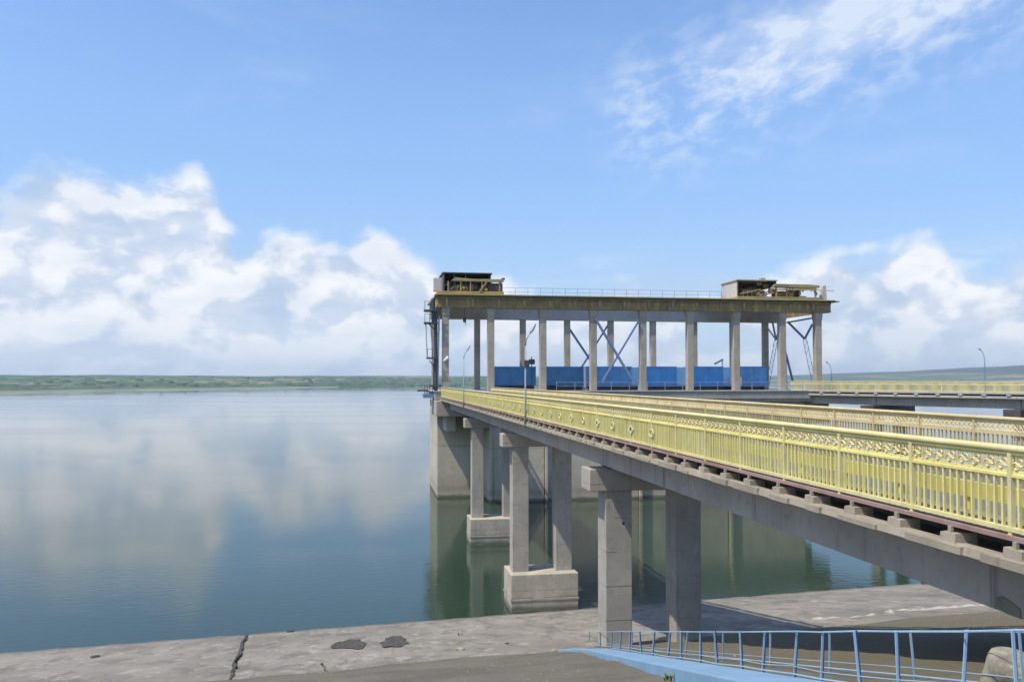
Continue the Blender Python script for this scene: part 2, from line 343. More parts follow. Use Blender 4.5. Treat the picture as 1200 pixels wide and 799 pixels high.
# ------------------------------------------------------------------ mesh helpers
class MB:
    def __init__(s): s.v = []; s.f = []
    def quadbox(s, c8):
        n = len(s.v); s.v += [tuple(c) for c in c8]
        s.f += [tuple(n + i for i in q) for q in ((0, 3, 2, 1), (4, 5, 6, 7), (0, 1, 5, 4), (1, 2, 6, 5), (2, 3, 7, 6), (3, 0, 4, 7))]
        return s
    def box(s, x0, x1, y0, y1, z0, z1):
        return s.quadbox([(x0, y0, z0), (x1, y0, z0), (x1, y1, z0), (x0, y1, z0), (x0, y0, z1), (x1, y0, z1), (x1, y1, z1), (x0, y1, z1)])
    def bar(s, a, b, w, h, up=(0, 0, 1)):
        a, b = Vector(a), Vector(b); d = (b - a).normalized(); u = Vector(up)
        if abs(d.dot(u)) > .98: u = Vector((0, 1, 0))
        r = d.cross(u).normalized() * (w / 2); u2 = r.cross(d).normalized() * (h / 2)
        return s.quadbox([a - r - u2, a + r - u2, b + r - u2, b - r - u2, a - r + u2, a + r + u2, b + r + u2, b - r + u2])
    def tube(s, pts, r, n=8, cap=True):
        pts = [Vector(p) for p in pts]; rr = r if isinstance(r, (list, tuple)) else [r] * len(pts)
        rings = []; ref = None
        for i, p in enumerate(pts):
            d = (pts[min(i + 1, len(pts) - 1)] - pts[max(i - 1, 0)]).normalized()
            if ref is None: ref = Vector((0, 0, 1)) if abs(d.z) < .9 else Vector((1, 0, 0))
            e1 = (ref - d * ref.dot(d)).normalized(); e2 = d.cross(e1); ref = e1
            n0 = len(s.v)
            for j in range(n):
                a = 2 * pi * j / n; s.v.append(tuple(p + (e1 * cos(a) + e2 * sin(a)) * rr[i]))
            rings.append(n0)
        for a, b in zip(rings, rings[1:]):
            for j in range(n): s.f.append((a + j, a + (j + 1) % n, b + (j + 1) % n, b + j))
        if cap:
            s.f.append(tuple(rings[0] + j for j in reversed(range(n)))); s.f.append(tuple(rings[-1] + j for j in range(n)))
        return s
    def prism(s, poly, axis, a, b):     # polygon in the two other axes, swept along axis
        def mk(p, c): return {'x': (c, p[0], p[1]), 'y': (p[0], c, p[1]), 'z': (p[0], p[1], c)}[axis]
        n0 = len(s.v); n = len(poly); s.v += [mk(p, a) for p in poly] + [mk(p, b) for p in poly]
        s.f.append(tuple(n0 + i for i in range(n))); s.f.append(tuple(n0 + n + i for i in reversed(range(n))))
        for i in range(n): j = (i + 1) % n; s.f.append((n0 + i, n0 + n + i, n0 + n + j, n0 + j))
        return s
    def build(s, name, m, parent=None, bevel=0, smooth=False, kind=None, origin=None):
        o3 = Vector(origin) if origin else (Vector(parent_world(parent)) if parent else Vector((0, 0, 0)))
        me = bpy.data.meshes.new(name); me.from_pydata([tuple(Vector(v) - o3) for v in s.v], [], s.f)
        import bmesh
        bm = bmesh.new(); bm.from_mesh(me); bmesh.ops.recalc_face_normals(bm, faces=bm.faces); bm.to_mesh(me); bm.free()
        me.materials.append(m)
        if smooth:
            for p in me.polygons: p.use_smooth = True
        o = bpy.data.objects.new(name, me); COL.objects.link(o)
        if parent:
            o.parent = parent
            if origin: o.location = o3 - Vector(parent_world(parent))
        else: o.location = o3
        if bevel:
            md = o.modifiers.new('bevel', 'BEVEL'); md.width = bevel; md.segments = 2; md.limit_method = 'ANGLE'; md.angle_limit = radians(40)
        if kind: o['kind'] = kind
        return o
def parent_world(p):
    v = Vector((0, 0, 0))
    while p: v = v + Vector(p.location); p = p.parent
    return v
def tag(o, label, cat, group=None):
    o['label'] = label; o['category'] = cat
    if group: o['group'] = group
    return o
def thing(name, label, cat, loc, group=None):
    o = bpy.data.objects.new(name, None); o.empty_display_size = .3; COL.objects.link(o); o.location = loc
    return tag(o, label, cat, group)
def struct(o): o['kind'] = 'structure'; return o
def link_copy(me, name, loc, parent=None, rot=None, mod=None):
    o = bpy.data.objects.new(name, me); COL.objects.link(o); o.parent = parent
    o.location = Vector(loc) - (parent_world(parent) if parent else Vector((0, 0, 0)))
    if rot: o.rotation_euler = rot
    return o
def mesh_of(mb, name, m, smooth=False):
    o = mb.build(name, m, smooth=smooth); me = o.data; bpy.data.objects.remove(o); return me

# ------------------------------------------------------------------ terrain
NX, NY = -.105, .9945
def DD(x, y): return -((x - 9) * NX + (y - 49) * NY)
DB, ZB, SL, SU = 17.5, 3.5, .2, .297
def gz(x, y):
    d = DD(x, y)
    if d < 0: return max(-7.0, d * .24)
    if d < DB: return d * SL
    z = ZB + (d - DB) * SU
    return min(z, 12.52)
def hsh(x, y):
    return (sin(x * 1.7 + y * 2.3) + sin(x * 3.1 - y * 1.1 + 2) * .6 + sin(x * 5.3 + y * 4.7) * .4 + sin(x * 11.1 - y * 9.3) * .25) / 2.2
def on_plane(s_, z0, D0):
    return (s_ * NX, s_ * NY, 1), z0 - s_ * D0 + s_ * (9 * NX + 49 * NY)
PL = on_plane(SL, 0, 0); PU = on_plane(SU, ZB, DB)
def atl(px, py): return at(px, py, *PL)
def atu(px, py): return at(px, py, *PU)
SX, SY = NY, -NX            # along the shoreline
def sd(s_, d): return (9 + SX * s_ - NX * d, 49 + SY * s_ - NY * d)

def grid(name, ss, ds, fz, m):
    mb = MB()
    for d in ds:
        for s_ in ss:
            x, y = sd(s_, d); mb.v.append((x, y, fz(x, y, d)))
    n = len(ss)
    for i in range(len(ds) - 1):
        for j in range(n - 1): a = i * n + j; mb.f.append((a, a + 1, a + n + 1, a + n))
    return mb.build(name, m, smooth=True)
def lin(a, b, n): return [a + (b - a) * i / (n - 1) for i in range(n)]
# embankment of dirt above the revetment and the crest behind the camera
ss = lin(-2500, -60, 10) + lin(-55, 60, 150) + lin(70, 2500, 10)
ds = lin(DB - .3, 47, 90) + [50, 60, 90, 200, 600, 2500, 6000]
def fdirt(x, y, d):
    z = gz(x, y)
    if DB < d < 60: z += hsh(x, y) * .018 + hsh(x * .31, y * .27) * .05
    return z - (.10 if d < DB else 0)
struct(grid('embankment', ss, ds, fdirt, M['dirt']))
# lake bed, one sheet out past the far shore
ds = [DB + .4, 8, 0.0, -3, -8, -15, -30, -60, -200, -1000, -4000, -12000]
struct(grid('lake_bed', lin(-12000, -60, 8) + lin(-50, 70, 25) + lin(80, 12000, 8), ds, lambda x, y, d: gz(x, y) - .55 if d > -30 else -7.5, M['bed']))
# water
wm = MB()
R = 12500; wm.v = [(-R, -2000, 0), (R, -2000, 0), (R, R, 0), (-R, R, 0)]; wm.f = [(0, 1, 2, 3)]
struct(wm.build('lake_water', M['water']))

# concrete revetment: an Empty-free setting piece with separate slabs
rev = bpy.data.objects.new('revetment', None); COL.objects.link(rev); struct(rev)
pc1, pc2 = atl(288, 745), atl(268, 799)          # the open joint seen at lower left
s_j = ((pc1[0] - 9) * SX + (pc1[1] - 49) * SY)
joint_s = [-2000, -300, -75, s_j - 19.5, s_j, 14.5, 33.5, 56, 90, 300, 2000]
gap = .05
def slab(s0, s1, d0, d1, th, rough_, lift=0.0, skew0=0.0, skew1=0.0):
    mb = MB(); ns = max(2, min(90, int((s1 - s0) / .28))); nd = max(2, int((d1 - d0) / .28))
    if s1 - s0 > 60: ns, nd = 4, 4
    for i in range(nd + 1):
        d = d0 + (d1 - d0) * i / nd
        for j in range(ns + 1):
            u = j / ns; fr = (d - d0) / max(.01, (d1 - d0))
            s_ = (s0 + skew0 * d) * (1 - u) + (s1 + skew1 * d) * u
            edge = min(i, nd - i, j, ns - j)
            jx = hsh(s_ * 2.1, d * 1.7) * .05 if edge == 0 and ns > 4 else 0
            x, y = sd(s_ + (jx if j in (0, ns) else 0), d + (jx * 2 if i in (0, nd) else 0))
            z = d * SL + lift + (hsh(x * 1.3, y * 1.1) * .018 * rough_ if edge else -.03)
            mb.v.append((x, y, z))
    n = ns + 1
    for i in range(nd):
        for j in range(ns): a = i * n + j; mb.f.append((a, a + 1, a + n + 1, a + n))
    # skirt
    ring = [j for j in range(n)] + [i * n + ns for i in range(1, nd + 1)] + [nd * n + j for j in reversed(range(ns))] + [i * n for i in reversed(range(1, nd))]
    b0 = len(mb.v)
    for r in ring: v = mb.v[r]; mb.v.append((v[0], v[1], v[2] - th))
    for i in range(len(ring)): j = (i + 1) % len(ring); mb.f.append((ring[i], ring[j], b0 + j, b0 + i))
    return mb
sk = (((pc2[0] - 9) * SX + (pc2[1] - 49) * SY) - s_j) / (DD(*pc2[:2]) - DD(*pc1[:2]))
for a, b_ in zip(joint_s, joint_s[1:]):
    k0 = sk if abs(a - s_j) < .01 else 0; k1 = sk if abs(b_ - s_j) < .01 else 0
    slab(a + gap, b_ - gap, -.55, 14.9, .25, 1.0, 0.0, k0, k1).build('slab', M['slab'], rev, smooth=False)
for a, b_ in zip(joint_s, joint_s[1:]):
    slab(a + 3.2, b_ + 3.1, 15.02, DB + .35, .25, 1.2, .03).build('slab', M['slab'], rev)
# pale mortar squeezed out of the joint between the two rows of slabs
jm = MB()
s_ = 9.0
while s_ < 34:
    ln = random.uniform(.12, .8); w = random.uniform(.12, .55) * (.5 + .5 * abs(sin(s_ * .5)))
    c = sd(s_, 14.96 + random.uniform(-.5, .5) + .25 * sin(s_ * .8)); zz = DD(*c) * SL
    n = 7; n0 = len(jm.v)
    for i in range(n):
        a_ = 2 * pi * i / n; k_ = random.uniform(.6, 1.2); x_, y_ = c[0] + ln * k_ * cos(a_), c[1] + w * k_ * sin(a_)
        jm.v.append((x_, y_, DD(x_, y_) * SL - .01))
    jm.v.append((c[0], c[1], zz + random.uniform(.05, .10)))
    for i in range(n): jm.f.append((n0 + i, n0 + (i + 1) % n, n0 + n))
    s_ += random.uniform(.1, .7)
M['mortar'] = concrete('pale_mortar', (.40, .37, .31), (.34, .315, .265), (.22, .20, .17), 0)
jm.build('joint_mortar', M['mortar'], rev, kind='stuff')

# ------------------------------------------------------------------ far land
def far_land():
    mb = MB(); na, nr = 260, 26
    def prof(a):      # a = tangent of azimuth off the camera heading -> shore distance, ridge height, ridge distance
        key = [(-3.0, 760, 22, 1800), (-1.0, 820, 23, 2000), (-.6, 960, 25, 2400), (-.3, 1300, 26, 2900), (-.1, 1850, 28, 3300), (.1, 2500, 30, 3900), (.30, 3200, 36, 5200), (.45, 3300, 62, 5600), (.6, 3100, 104, 5900), (1.0, 2600, 120, 6000), (3.0, 2000, 120, 6000)]
        for p, q in zip(key, key[1:]):
            if p[0] <= a <= q[0]:
                f = (a - p[0]) / (q[0] - p[0]); return [p[i] + (q[i] - p[i]) * f for i in (1, 2, 3)]
    for i in range(na):
        az = radians(-71 + 142 * i / (na - 1)); a = math.tan(az); sd_, rh, rd = prof(max(-3, min(3, a)))
        for j in range(nr):
            f = j / (nr - 1)
            Rr = sd_ + (rd - sd_) * (f ** 1.4) * 1.25
            ff = min(1, (Rr - sd_) / (rd - sd_))
            h = 1.2 * min(1, f * 20) + rh * (ff ** 1.15) * (1 if ff < 1 else .97)
            n = math.sin(az * 23 + f * 6) * .5 + math.sin(az * 61 + f * 3 + 1) * .3 + math.sin(az * 140 + f * 9) * .2
            h += n * (.8 + rh * .035) * ff
            if f == 0: h = -1.5
            d = Rr + n * 20 * (1 if f < .3 else 0)
            Z = d * cos(az); X = d * sin(az)
            mb.v.append((X * cos(TH) + Z * sin(TH), -X * sin(TH) + Z * cos(TH), h))
    for i in range(na - 1):
        for j in range(nr - 1): k = i * nr + j; mb.f.append((k, k + nr, k + nr + 1, k + 1))
    struct(mb.build('far_shore', M['land'], smooth=True))
far_land()
# wooded clumps and hedges on the far shore, one mass nobody could count
fw = MB(); rw = random.Random(3)
for _ in range(900):
    az = rw.uniform(-.62, .05); dd = rw.uniform(0, 1)
    base = 980 + (az + .6) * 1500
    d = base + 30 + 1100 * dd * dd; X, Z = d * sin(az), d * cos(az)
    x, y = X * cos(TH) + Z * sin(TH), -X * sin(TH) + Z * cos(TH)
    h = rw.uniform(1.2, 3.6) * (1 if rw.random() < .93 else 2); w = rw.uniform(5, 34); z = 1 + 24 * dd * dd * .8
    p = [(x + w * cos(a_), y + w * .6 * sin(a_)) for a_ in (0, 1.05, 2.1, 3.14, 4.2, 5.24)]
    n0 = len(fw.v); fw.v += [(q[0], q[1], z - 3) for q in p] + [(x + (q[0] - x) * .6, y + (q[1] - y) * .6, z + h * rw.uniform(.7, 1)) for q in p]
    fw.f.append(tuple(n0 + 6 + i for i in range(6)))
    for i in range(6): j = (i + 1) % 6; fw.f.append((n0 + i, n0 + j, n0 + 6 + j, n0 + 6 + i))
def wood_fn(k, b): k.put(b.inputs['Base Color'], k.mix(k.noise(pos(k), .05, 4), (.045, .085, .055), (.07, .12, .065))); b.inputs['Roughness'].default_value = 1
M['wood'] = mat('far_woods_green', wood_fn)
tag(fw.build('woodland', M['wood'], kind='stuff'), 'dark scrub and hedges scattered over the far shore', 'woodland')

# ------------------------------------------------------------------ service bridge
U0, U1 = 4.0, 92.6
PIERS = [30.3, 50.6, 71.0]
bridge = thing('service_bridge', 'long narrow concrete service bridge with yellow railings running out to the gate tower', 'bridge', (10.2, 10, 10.4))
ZD = 11.65          # walking level at the railing foot
joints = [U0] + PIERS + [U1]
for a, b_ in zip(joints, joints[1:]):
    for v0 in (8.4, 11.2):
        g = MB()   # T girder: web with a thicker heel
        x0, x1 = v0, v0 + .62
        g.prism([(x0, 10.38), (x1, 10.38), (x1, 11.262), (x0, 11.262)], 'y', a + .035, b_ - .035)
        g.build('girder', M['girder'], bridge, bevel=.02)
    # end diaphragm
    MB().box(9.03, 11.19, a + .1, a + .4, 10.5, 11.25).build('diaphragm', M['girder'], bridge)
# flange ledge in lengths
L = U0
while L < U1:
    l2 = min(U1, L + 6.0)
    fl = MB(); fl.prism([(7.43, 11.27), (13.10, 11.27), (13.10, 11.40), (12.2, 11.43), (8.56, 11.43), (8.4, 11.30), (7.66, 11.30), (7.64, 11.39), (7.46, 11.40)], 'y', L + .012, l2 - .012)
    fl.build('flange', M['ledge'], bridge, bevel=.012); L = l2
# crumbling lip along the ledge
lip = MB(); u = U0
while u < 90:
    w = random.uniform(.3, 1.3)
    lip.box(7.41 - random.uniform(0, .02), 7.50, u, u + w, 11.275, 11.375 + random.uniform(-.04, .03)); u += w + random.uniform(.2, 1.6)
lip.build('broken_lip', M['ledge'], bridge, kind='stuff')
MB().box(8.6, 12.05, U0, U1, 11.432, 11.56).build('road', M['asphalt'], bridge)
MB().box(7.60, 8.56, U0, U1, 11.585, 11.645).build('sidewalk', M['verge'], bridge)
MB().box(12.09, 12.95, U0, U1, 11.585, 11.645).build('sidewalk', M['verge'], bridge)
MB().box(8.42, 8.56, U0, U1, 11.31, 11.583).build('kerb', M['ledge'], bridge)
MB().box(12.09, 12.25, U0, U1, 11.432, 11.583).build('kerb', M['ledge'], bridge)
for v in (7.555, 12.975):
    c = MB(); c.box(v - .035, v + .035, U0, U1, 11.588, 11.643)
    c.build('edge_channel', M['redoxide'], bridge)
stub_me = [mesh_of(MB().quadbox([(-.17, -.16, -.10), (.16, -.17, -.10), (.16, .16, -.10), (-.17, .15, -.10), (-.15, -.15, .10 + .01 * i), (.16, -.15, .12), (.16, .15, .12), (-.15, .145, .11 - .015 * i)]), 'stub', M['ledge']) for i in range(2)]
leg_me = mesh_of(MB().box(-.02, .02, -.03, .03, .09, .185), 'stub_post', M['ledge'])
leg2_me = mesh_of(MB().box(-.02, .02, -.035, .035, 0, .13), 'strut', M['ledge'])
i = 0; u = 9.0
while u < 92:
    for v in (7.62,) + ((12.93,) if i % 2 == 0 and u < 30 else ()):
        o = link_copy(stub_me[i % 2], 'stub', (v, u, 11.40), bridge, (0, 0, 0 if v < 9 else pi))
    o = link_copy(leg_me, 'stub_post', (7.515, u, 11.405), bridge)
    u += 1.2 + random.uniform(-.06, .06); i += 1

# -------- railings
def scroll_mesh(n):
    mb = MB(); pts = []
    # one S scroll in the y,z plane, .22 wide, .2 high
    for q in range(n):
        a = q / (n - 1) * 1.9 * pi; r = .066 * (1 - .68 * q / (n - 1))
        pts.append((0, .0 + r * cos(a + pi) + .0, .0 + r * sin(a + pi)))
    c1 = [(p[0], p[1] - .045, p[2] + .028) for p in pts]
    c2 = [(p[0], -p[1] + .045, -p[2] - .028) for p in pts]
    mb.tube([c1[-1 - i] for i in range(len(c1))], .0135, 4); mb.tube([c2[-1 - i] for i in range(len(c2))], .0135, 4)
    mb.tube([c1[0], (0, -.085, -.06), (0, -.09, -.09)], .011, 4); mb.tube([c2[0], (0, .085, .06), (0, .09, .09)], .011, 4)
    mb.box(-.01, .01, -.012, .012, -.012, .012)
    return mb
def scroll_wave(n):   # wave scroll for the far railing: slanted S
    mb = MB(); pts = []
    for q in range(n):
        a = -pi * .9 + q / (n - 1) * 2.1 * pi; r = .035 + .035 * q / (n - 1)
        pts.append((0, .03 + r * cos(a), .03 + r * sin(a)))
    mb.tube(pts, .014, 4); mb.tube([(0, -.11, -.10), (0, -.03, -.05), (0, .05, .045), (0, .11, .10)], .017, 4)
    mb.tube([(0, -.03, -.085), (0, .03, -.06), (0, .07, -.01)], .012, 4)
    return mb
rj = random.Random(21)
def railing(v, z0, m, label, side, scrollf, NS, mpale):
    root = thing('bridge_railing', label, 'railing', (v, 10, z0))
    ZT = z0 + 1.07
    tr = MB(); n = 10
    ring = [(v + .062 * cos(2 * pi * i / n), ZT - .045 + .045 * sin(2 * pi * i / n)) for i in range(n)]
    tr.prism(ring, 'y', 6, 92.4); tr.build('top_rail', mpale, root, smooth=True)
    MB().box(v - .03, v + .03, 6, 92.4, ZT - .112, ZT - .086).build('frieze_rail', m, root)
    MB().box(v - .028, v + .028, 6, 92.4, ZT - .385, ZT - .352).build('mid_rail', m, root)
    MB().box(v - .04, v + .04, 6, 92.4, z0 + .035, z0 + .085).build('bottom_rail', mpale, root)
    post = mesh_of(MB().box(-.032, .032, -.03, .03, -.02, 1.0), 'post', mpale)
    bal = mesh_of(MB().prism([(-.019, -.0135), (.019, -.0135), (.019, .0135), (-.019, .0135)], 'z', .084, .69), 'baluster', m)
    scr = mesh_of(scrollf(9), 'scroll', mpale)
    SP = 1.89; u = 9.16 - SP; cb = cs = 0
    rb = MB(); rs = MB(); lo = scrollf(5)
    back = MB(); rp = MB()
    while u < 92.4:
        link_copy(post, 'post', (v, u, z0), root, (rj.uniform(-.008, .008), rj.uniform(-.008, .008), 0))
        nb = 14
        for i in range(1, nb):
            y = u + SP * i / nb
            if y > 92.3: break
            if cb < 300 and y > 8.2:
                link_copy(bal, 'baluster', (v, y + rj.uniform(-.006, .006), z0), root, (rj.uniform(-.016, .016), rj.uniform(-.006, .006), rj.uniform(-.16, .16))); cb += 1
            else: rb.box(v - .02, v + .02, y - .015, y + .015, z0 + .084, z0 + .69)
        for i in range(NS):
            y = u + SP * (i + .5) / NS
            if y > 92.3: break
            if cs < 110 and y > 8.2: link_copy(scr, 'scroll', (v, y + rj.uniform(-.01, .01), ZT - .232), root, (rj.uniform(-.12, .12), 0, 0)); cs += 1
            else:
                n0 = len(rs.v); rs.v += [(q[0] + v, q[1] + y, q[2] + ZT - .232) for q in lo.v]; rs.f += [tuple(n0 + a for a in f) for f in lo.f]
        u += SP
    rb.build('balusters_beyond', m, root, kind='stuff'); rs.build('scrolls_beyond', mpale, root, kind='stuff')
    # frieze backing strip: pierced cast strip seen behind the scrolls
    bk = MB()
    bk.box(v + .004 * side, v + .010 * side, 6, 92.4, ZT - .352, ZT - .30); bk.box(v + .004 * side, v + .010 * side, 6, 92.4, ZT - .15, ZT - .112)
    bk.build('frieze_strip', m, root)
    return root
near = railing(7.6, ZD + .0, M['yellow'], 'yellow scroll-topped steel railing on the near edge of the service bridge', 1, scroll_mesh, 8, M['yellow_pale'])
far = railing(13.0, ZD + .02, M['cream'], 'paler peach-yellow railing on the far edge of the service bridge, behind the near one', -1, scroll_wave, 13, M['cream'])
# diamond and ring medallions on the near railing
def diamond(v, u, z):
    mb = MB(); r, r2 = .15, .07
    o = [(u, z - r), (u + r * 1.9, z), (u, z + r), (u - r * 1.9, z)]; i_ = [(u, z - r2), (u + r2 * 2, z), (u, z + r2), (u - r2 * 2, z)]
    for x in (v - .045, v - .03): mb.v += [(x, p[0], p[1]) for p in o + i_]
    for k in range(4):
        j = (k + 1) % 4
        mb.f += [(k, j, 4 + j, 4 + k), (8 + k, 12 + k, 12 + j, 8 + j), (k, 8 + k, 8 + j, j), (4 + k, 4 + j, 12 + j, 12 + k)]
    return mb
def ring_(v, u, z):
    return MB().tube([(v - .04, u + .17 * cos(a * pi / 8), z + .10 * sin(a * pi / 8)) for a in range(17)], .018, 5, cap=False)
u = 22.35; k = 0
while u < 56:
    (ring_ if k % 2 == 0 else diamond)(7.6, u, ZD + .40).build('medallion', M['yellow' if k % 2 == 0 else 'yellow_pale'], near); u += 1.89; k += 1
# dark plates painting the shade inside the diamond holes
u = 24.24
while u < 56: MB().box(7.562, 7.572, u - .14, u + .14, ZD + .325, ZD + .475).build('medallion_hole_shade', M['steel_dark'], near); u += 3.78

gr = thing('guard_rail', 'low yellow guard rail between the near railing and the roadway', 'guard rail', (8.5, 10, 11.6))
MB().prism([(8.46, 11.83), (8.50, 11.83), (8.52, 11.90), (8.49, 11.95), (8.52, 12.0), (8.50, 12.06), (8.44, 12.06), (8.44, 12.05)], 'y', 6, 20.5).build('beam', M['guard'], gr)
u = 6.3
while u < 20.5: MB().box(8.50, 8.56, u - .04, u + .04, 11.585, 12.02).build('post', M['guard'], gr); u += 1.6

# -------- piers
ordn = {30.3: ('nearest', 'standing on the sloping slabs'), 50.6: ('second', 'on a block at the waterline'), 71.0: ('third', 'on a block out in the lake')}
def pier(u):
    lab, st = ordn[u]
    zt = {30.3: 3.2, 50.6: 2.15, 71.0: 2.1}[u]
    r = thing('bridge_pier', f'{lab} two-column concrete bridge pier {st}', 'pier', (10.1, u, zt), 'piers under the service bridge')
    cap = MB(); cap.box(7.74, 12.6, u - .62, u + .62, 9.52, 10.30); cap.build('cap', M['conc_light'], r, bevel=.025)
    for x in (8.35, 10.97): MB().box(x, x + .97, u - .55, u + .55, zt if u > 40 else (2.2), 9.518).build('column', M['conc'], r, bevel=.02)
    for x in (8.5, 11.3):
        for dy in (-.33, .33): MB().box(x, x + .42, u + dy - .16, u + dy + .16, 10.302, 10.378).build('bearing', M['steel_dark'], r)
    if u > 40:
        b_ = MB(); b_.box(8.13, 12.15, u - 1.35, u + 1.35, -3, zt); b_.build('footing', M['block'], r, bevel=.04)
        MB().box(8.09, 12.19, u - 1.39, u + 1.39, .62, .74).build('footing_ledge', M['block'], r, bevel=.02)
    else:   # drip groove, bolt hole
        MB().tube([(9.0, u - .556, 8.35), (9.0, u - .53, 8.35)], .055, 8).build('bolt_hole', M['rubber'], r)
    return r
for u in PIERS: pier(u)
MB().prism([(9.97, 10.384), (10.24, 10.384), (10.43, 10.44), (10.43, 10.56), (10.30, 10.60), (10.0, 10.52)], 'x', 8.385, 8.45).build('niche_shade_plate', M['verge'], bridge)  # proud plate, darker than the girder, painting the shade of a recess
# end diaphragm block and abutment at the shore end
ab = thing('bridge_abutment', 'concrete abutment buried in the bank at the shore end of the service bridge', 'abutment', (10.2, 8, 9))
MB().box(8.35, 12.4, 2.6, 6.2, 8.0, 10.33).build('seat', M['conc'], ab, bevel=.03)

# -------- lamps on the near railing
def lamp(px, label, x=7.42, zb=11.2, ztop=15.6, u=None, arm=(.26, .55), grp='street lamps'):
    if u is None: u = 40.7
    r = thing('street_lamp', label, 'street lamp', (x, u, zb), grp)
    MB().tube([(x, u, zb), (x, u, zb + .9), (x, u, ztop)], [.055, .05, .032], 8).build('pole', M['pole'], r, smooth=True)
    ax_, hz = arm
    MB().tube([(x, u, ztop), (x + ax_ * .18, u, ztop + hz * .55), (x + ax_ * .6, u, ztop + hz * .9), (x + ax_, u, ztop + hz * 1.15)], [.032, .028, .024, .02], 6).build('arm', M['pole'], r, smooth=True)
    e = (x + ax_, u, ztop + hz * 1.15); sgn = 1 if ax_ > 0 else -1
    MB().tube([(e[0] - .05 * sgn, u, e[2] - .03), (e[0] + .07 * sgn, u, e[2] + .10), (e[0] + .20 * sgn, u, e[2] + .36), (e[0] + .24 * sgn, u, e[2] + .45)], [.03, .07, .06, .03], 8).build('lamp_head', M['galv'], r, smooth=True)
    return r
l1 = lamp(0, 'nearer curved street lamp on the service bridge railing, with a small box on its pole', u=40.7, ztop=15.15)
MB().box(7.36, 7.6, 40.62, 40.78, 14.1, 14.45).build('control_box', M['steel_dark'], l1)
lamp(0, 'farther curved street lamp on the service bridge, in front of the left gantry columns', u=68.4, ztop=15.2)

# ------------------------------------------------------------------ intake tower with crane gantry
tw = thing('gate_tower', 'long concrete gate tower rising from the lake with a colonnade carrying crane beams', 'tower', (31, 100, 0))
def wall(x0, x1, y0, y1, z0, z1, m='tower', n='wall', bv=.05): return MB().box(x0, x1, y0, y1, z0, z1).build(n, M[m], tw, bevel=bv)
wall(7.6, 12.95, 98.1, 110, -6, 11.0)
wall(12.98, 19.2, 93.6, 109.9, -6, 10.97)
wall(19.5, 30.2, 93.9, 109.8, -6, 10.98); wall(30.5, 41.0, 93.9, 109.8, -6, 10.98); wall(41.3, 50.6, 93.9, 109.8, -6, 10.98)
wall(19.1, 50.2, 95.2, 109.5, -6, 10.9, bv=0)
for x in (12.98, 19.25, 30.2, 41.05): wall(x + (.02 if x > 13 else 0), x + .32, 93.3, 93.59 if x < 19 else 93.89, -6, 10.6, n='pilaster', bv=.02)
wall(50.6, 54.4, 95, 109, 8.3, 10.98, n='corbel'); wall(50.61, 52.6, 96, 108, 6.3, 8.29, n='corbel')
# cap the bridge lands on
wall(6.95, 13.3, 91.0, 98.09, 9.6, 11.26, n='landing_cap', m='conc_light')
wall(8.2, 9.2, 93.0, 98.08, 7.9, 9.59, n='corbel'); wall(11.2, 12.2, 93.0, 98.08, 7.9, 9.59, n='corbel')
MB().box(7.0, 55.1, 93.0, 111.5, 11.30, 12.18).build('platform_deck', M['conc'], tw, bevel=.03)
MB().box(6.9, 55.2, 92.9, 111.6, 12.18, 12.26).build('platform_edge', M['beam_far'], tw)
MB().box(12.98, 55, 93.2, 111, 10.98, 11.295).build('platform_beam', M['girder'], tw)
FC = [8.34, 13.49, 19.52, 25.47, 31.44, 37.22, 42.99, 48.87, 53.5]
BC = [8.0, 13.43, 19.34, 25.19, 31.02, 36.78, 42.5, 47.97, 52.59]
ZR0 = 21.62
for i, x in enumerate(FC):
    w = .39 if x > 42 else .37
    MB().box(x - w, x + w, 95.6, 96.4, 12.26, ZR0).build('column', M['column'], tw, bevel=.03)
    # haunch at the head
    h = MB(); h.prism([(x - w - .12, ZR0), (x + w + .12, ZR0), (x + w + .02, ZR0 - .9), (x - w - .02, ZR0 - .9)], 'y', 95.55, 96.45); h.build('haunch', M['column'], tw)
for x in BC: MB().box(x - .36, x + .36, 107.65, 108.35, 12.26, 21.2).build('column', M['column'], tw, bevel=.03)
# crane beams: front and back, flanged
def ybeam(y0, y1, z0, z1, m, n, x0=7.4, x1=55.0):
    b_ = MB(); b_.box(x0, x1, y0 + .12, y1 - .12, z0, z1 - .42); b_.box(x0, x1, y0, y1, z1 - .42, z1 - .14); b_.box(x0, x1, y0 + .05, y1 - .05, z0 - .002, z0 + .22)
    return b_.build(n, M[m], tw, bevel=.02)
ybeam(95.35, 96.65, ZR0 + .002, 23.0, 'crane_beam', 'crane_beam')
ybeam(107.3, 108.7, 21.2, 23.0, 'beam_far', 'crane_beam')
x = 8.3
while x < 54:
    MB().box(x, x + .28, 95.36, 95.468, ZR0 + .23, 22.575).build('stiffener', M['machine_olive'], tw); x += 2.95
for y_ in ((94.9, 97.2), (106.8, 109.2)): MB().box(7.1, 55.3, y_[0], y_[1], 23.003, 23.11).build('walkway', M['moss'], tw)
MB().box(7.5, 7.9, 96.66, 107.29, 21.5, 22.858).build('cross_beam', M['crane_beam'], tw)
MB().box(54.4, 54.8, 96.66, 107.29, 21.7, 22.858).build('cross_beam', M['crane_beam'], tw)
for y in (95.8, 108.1): MB().box(7.4, 55, y - .05, y + .05, 23.112, 23.18).build('crane_rail', M['steel_dark'], tw)
# steel X bracing
def brace(a, b_, w=.2, name='brace', m='steel'):
    return MB().bar(a, b_, w, w * .8).build(name, M[m], tw)
brace(aty(698, 374, 95.3), aty(742, 447, 95.3), .3); brace(aty(748, 377, 95.45), aty(706, 447, 95.45), .24)
brace(aty(663, 379, 108.6), aty(712, 452, 108.6), .3); brace(aty(713, 380, 108.8), aty(668, 452, 108.8), .24)
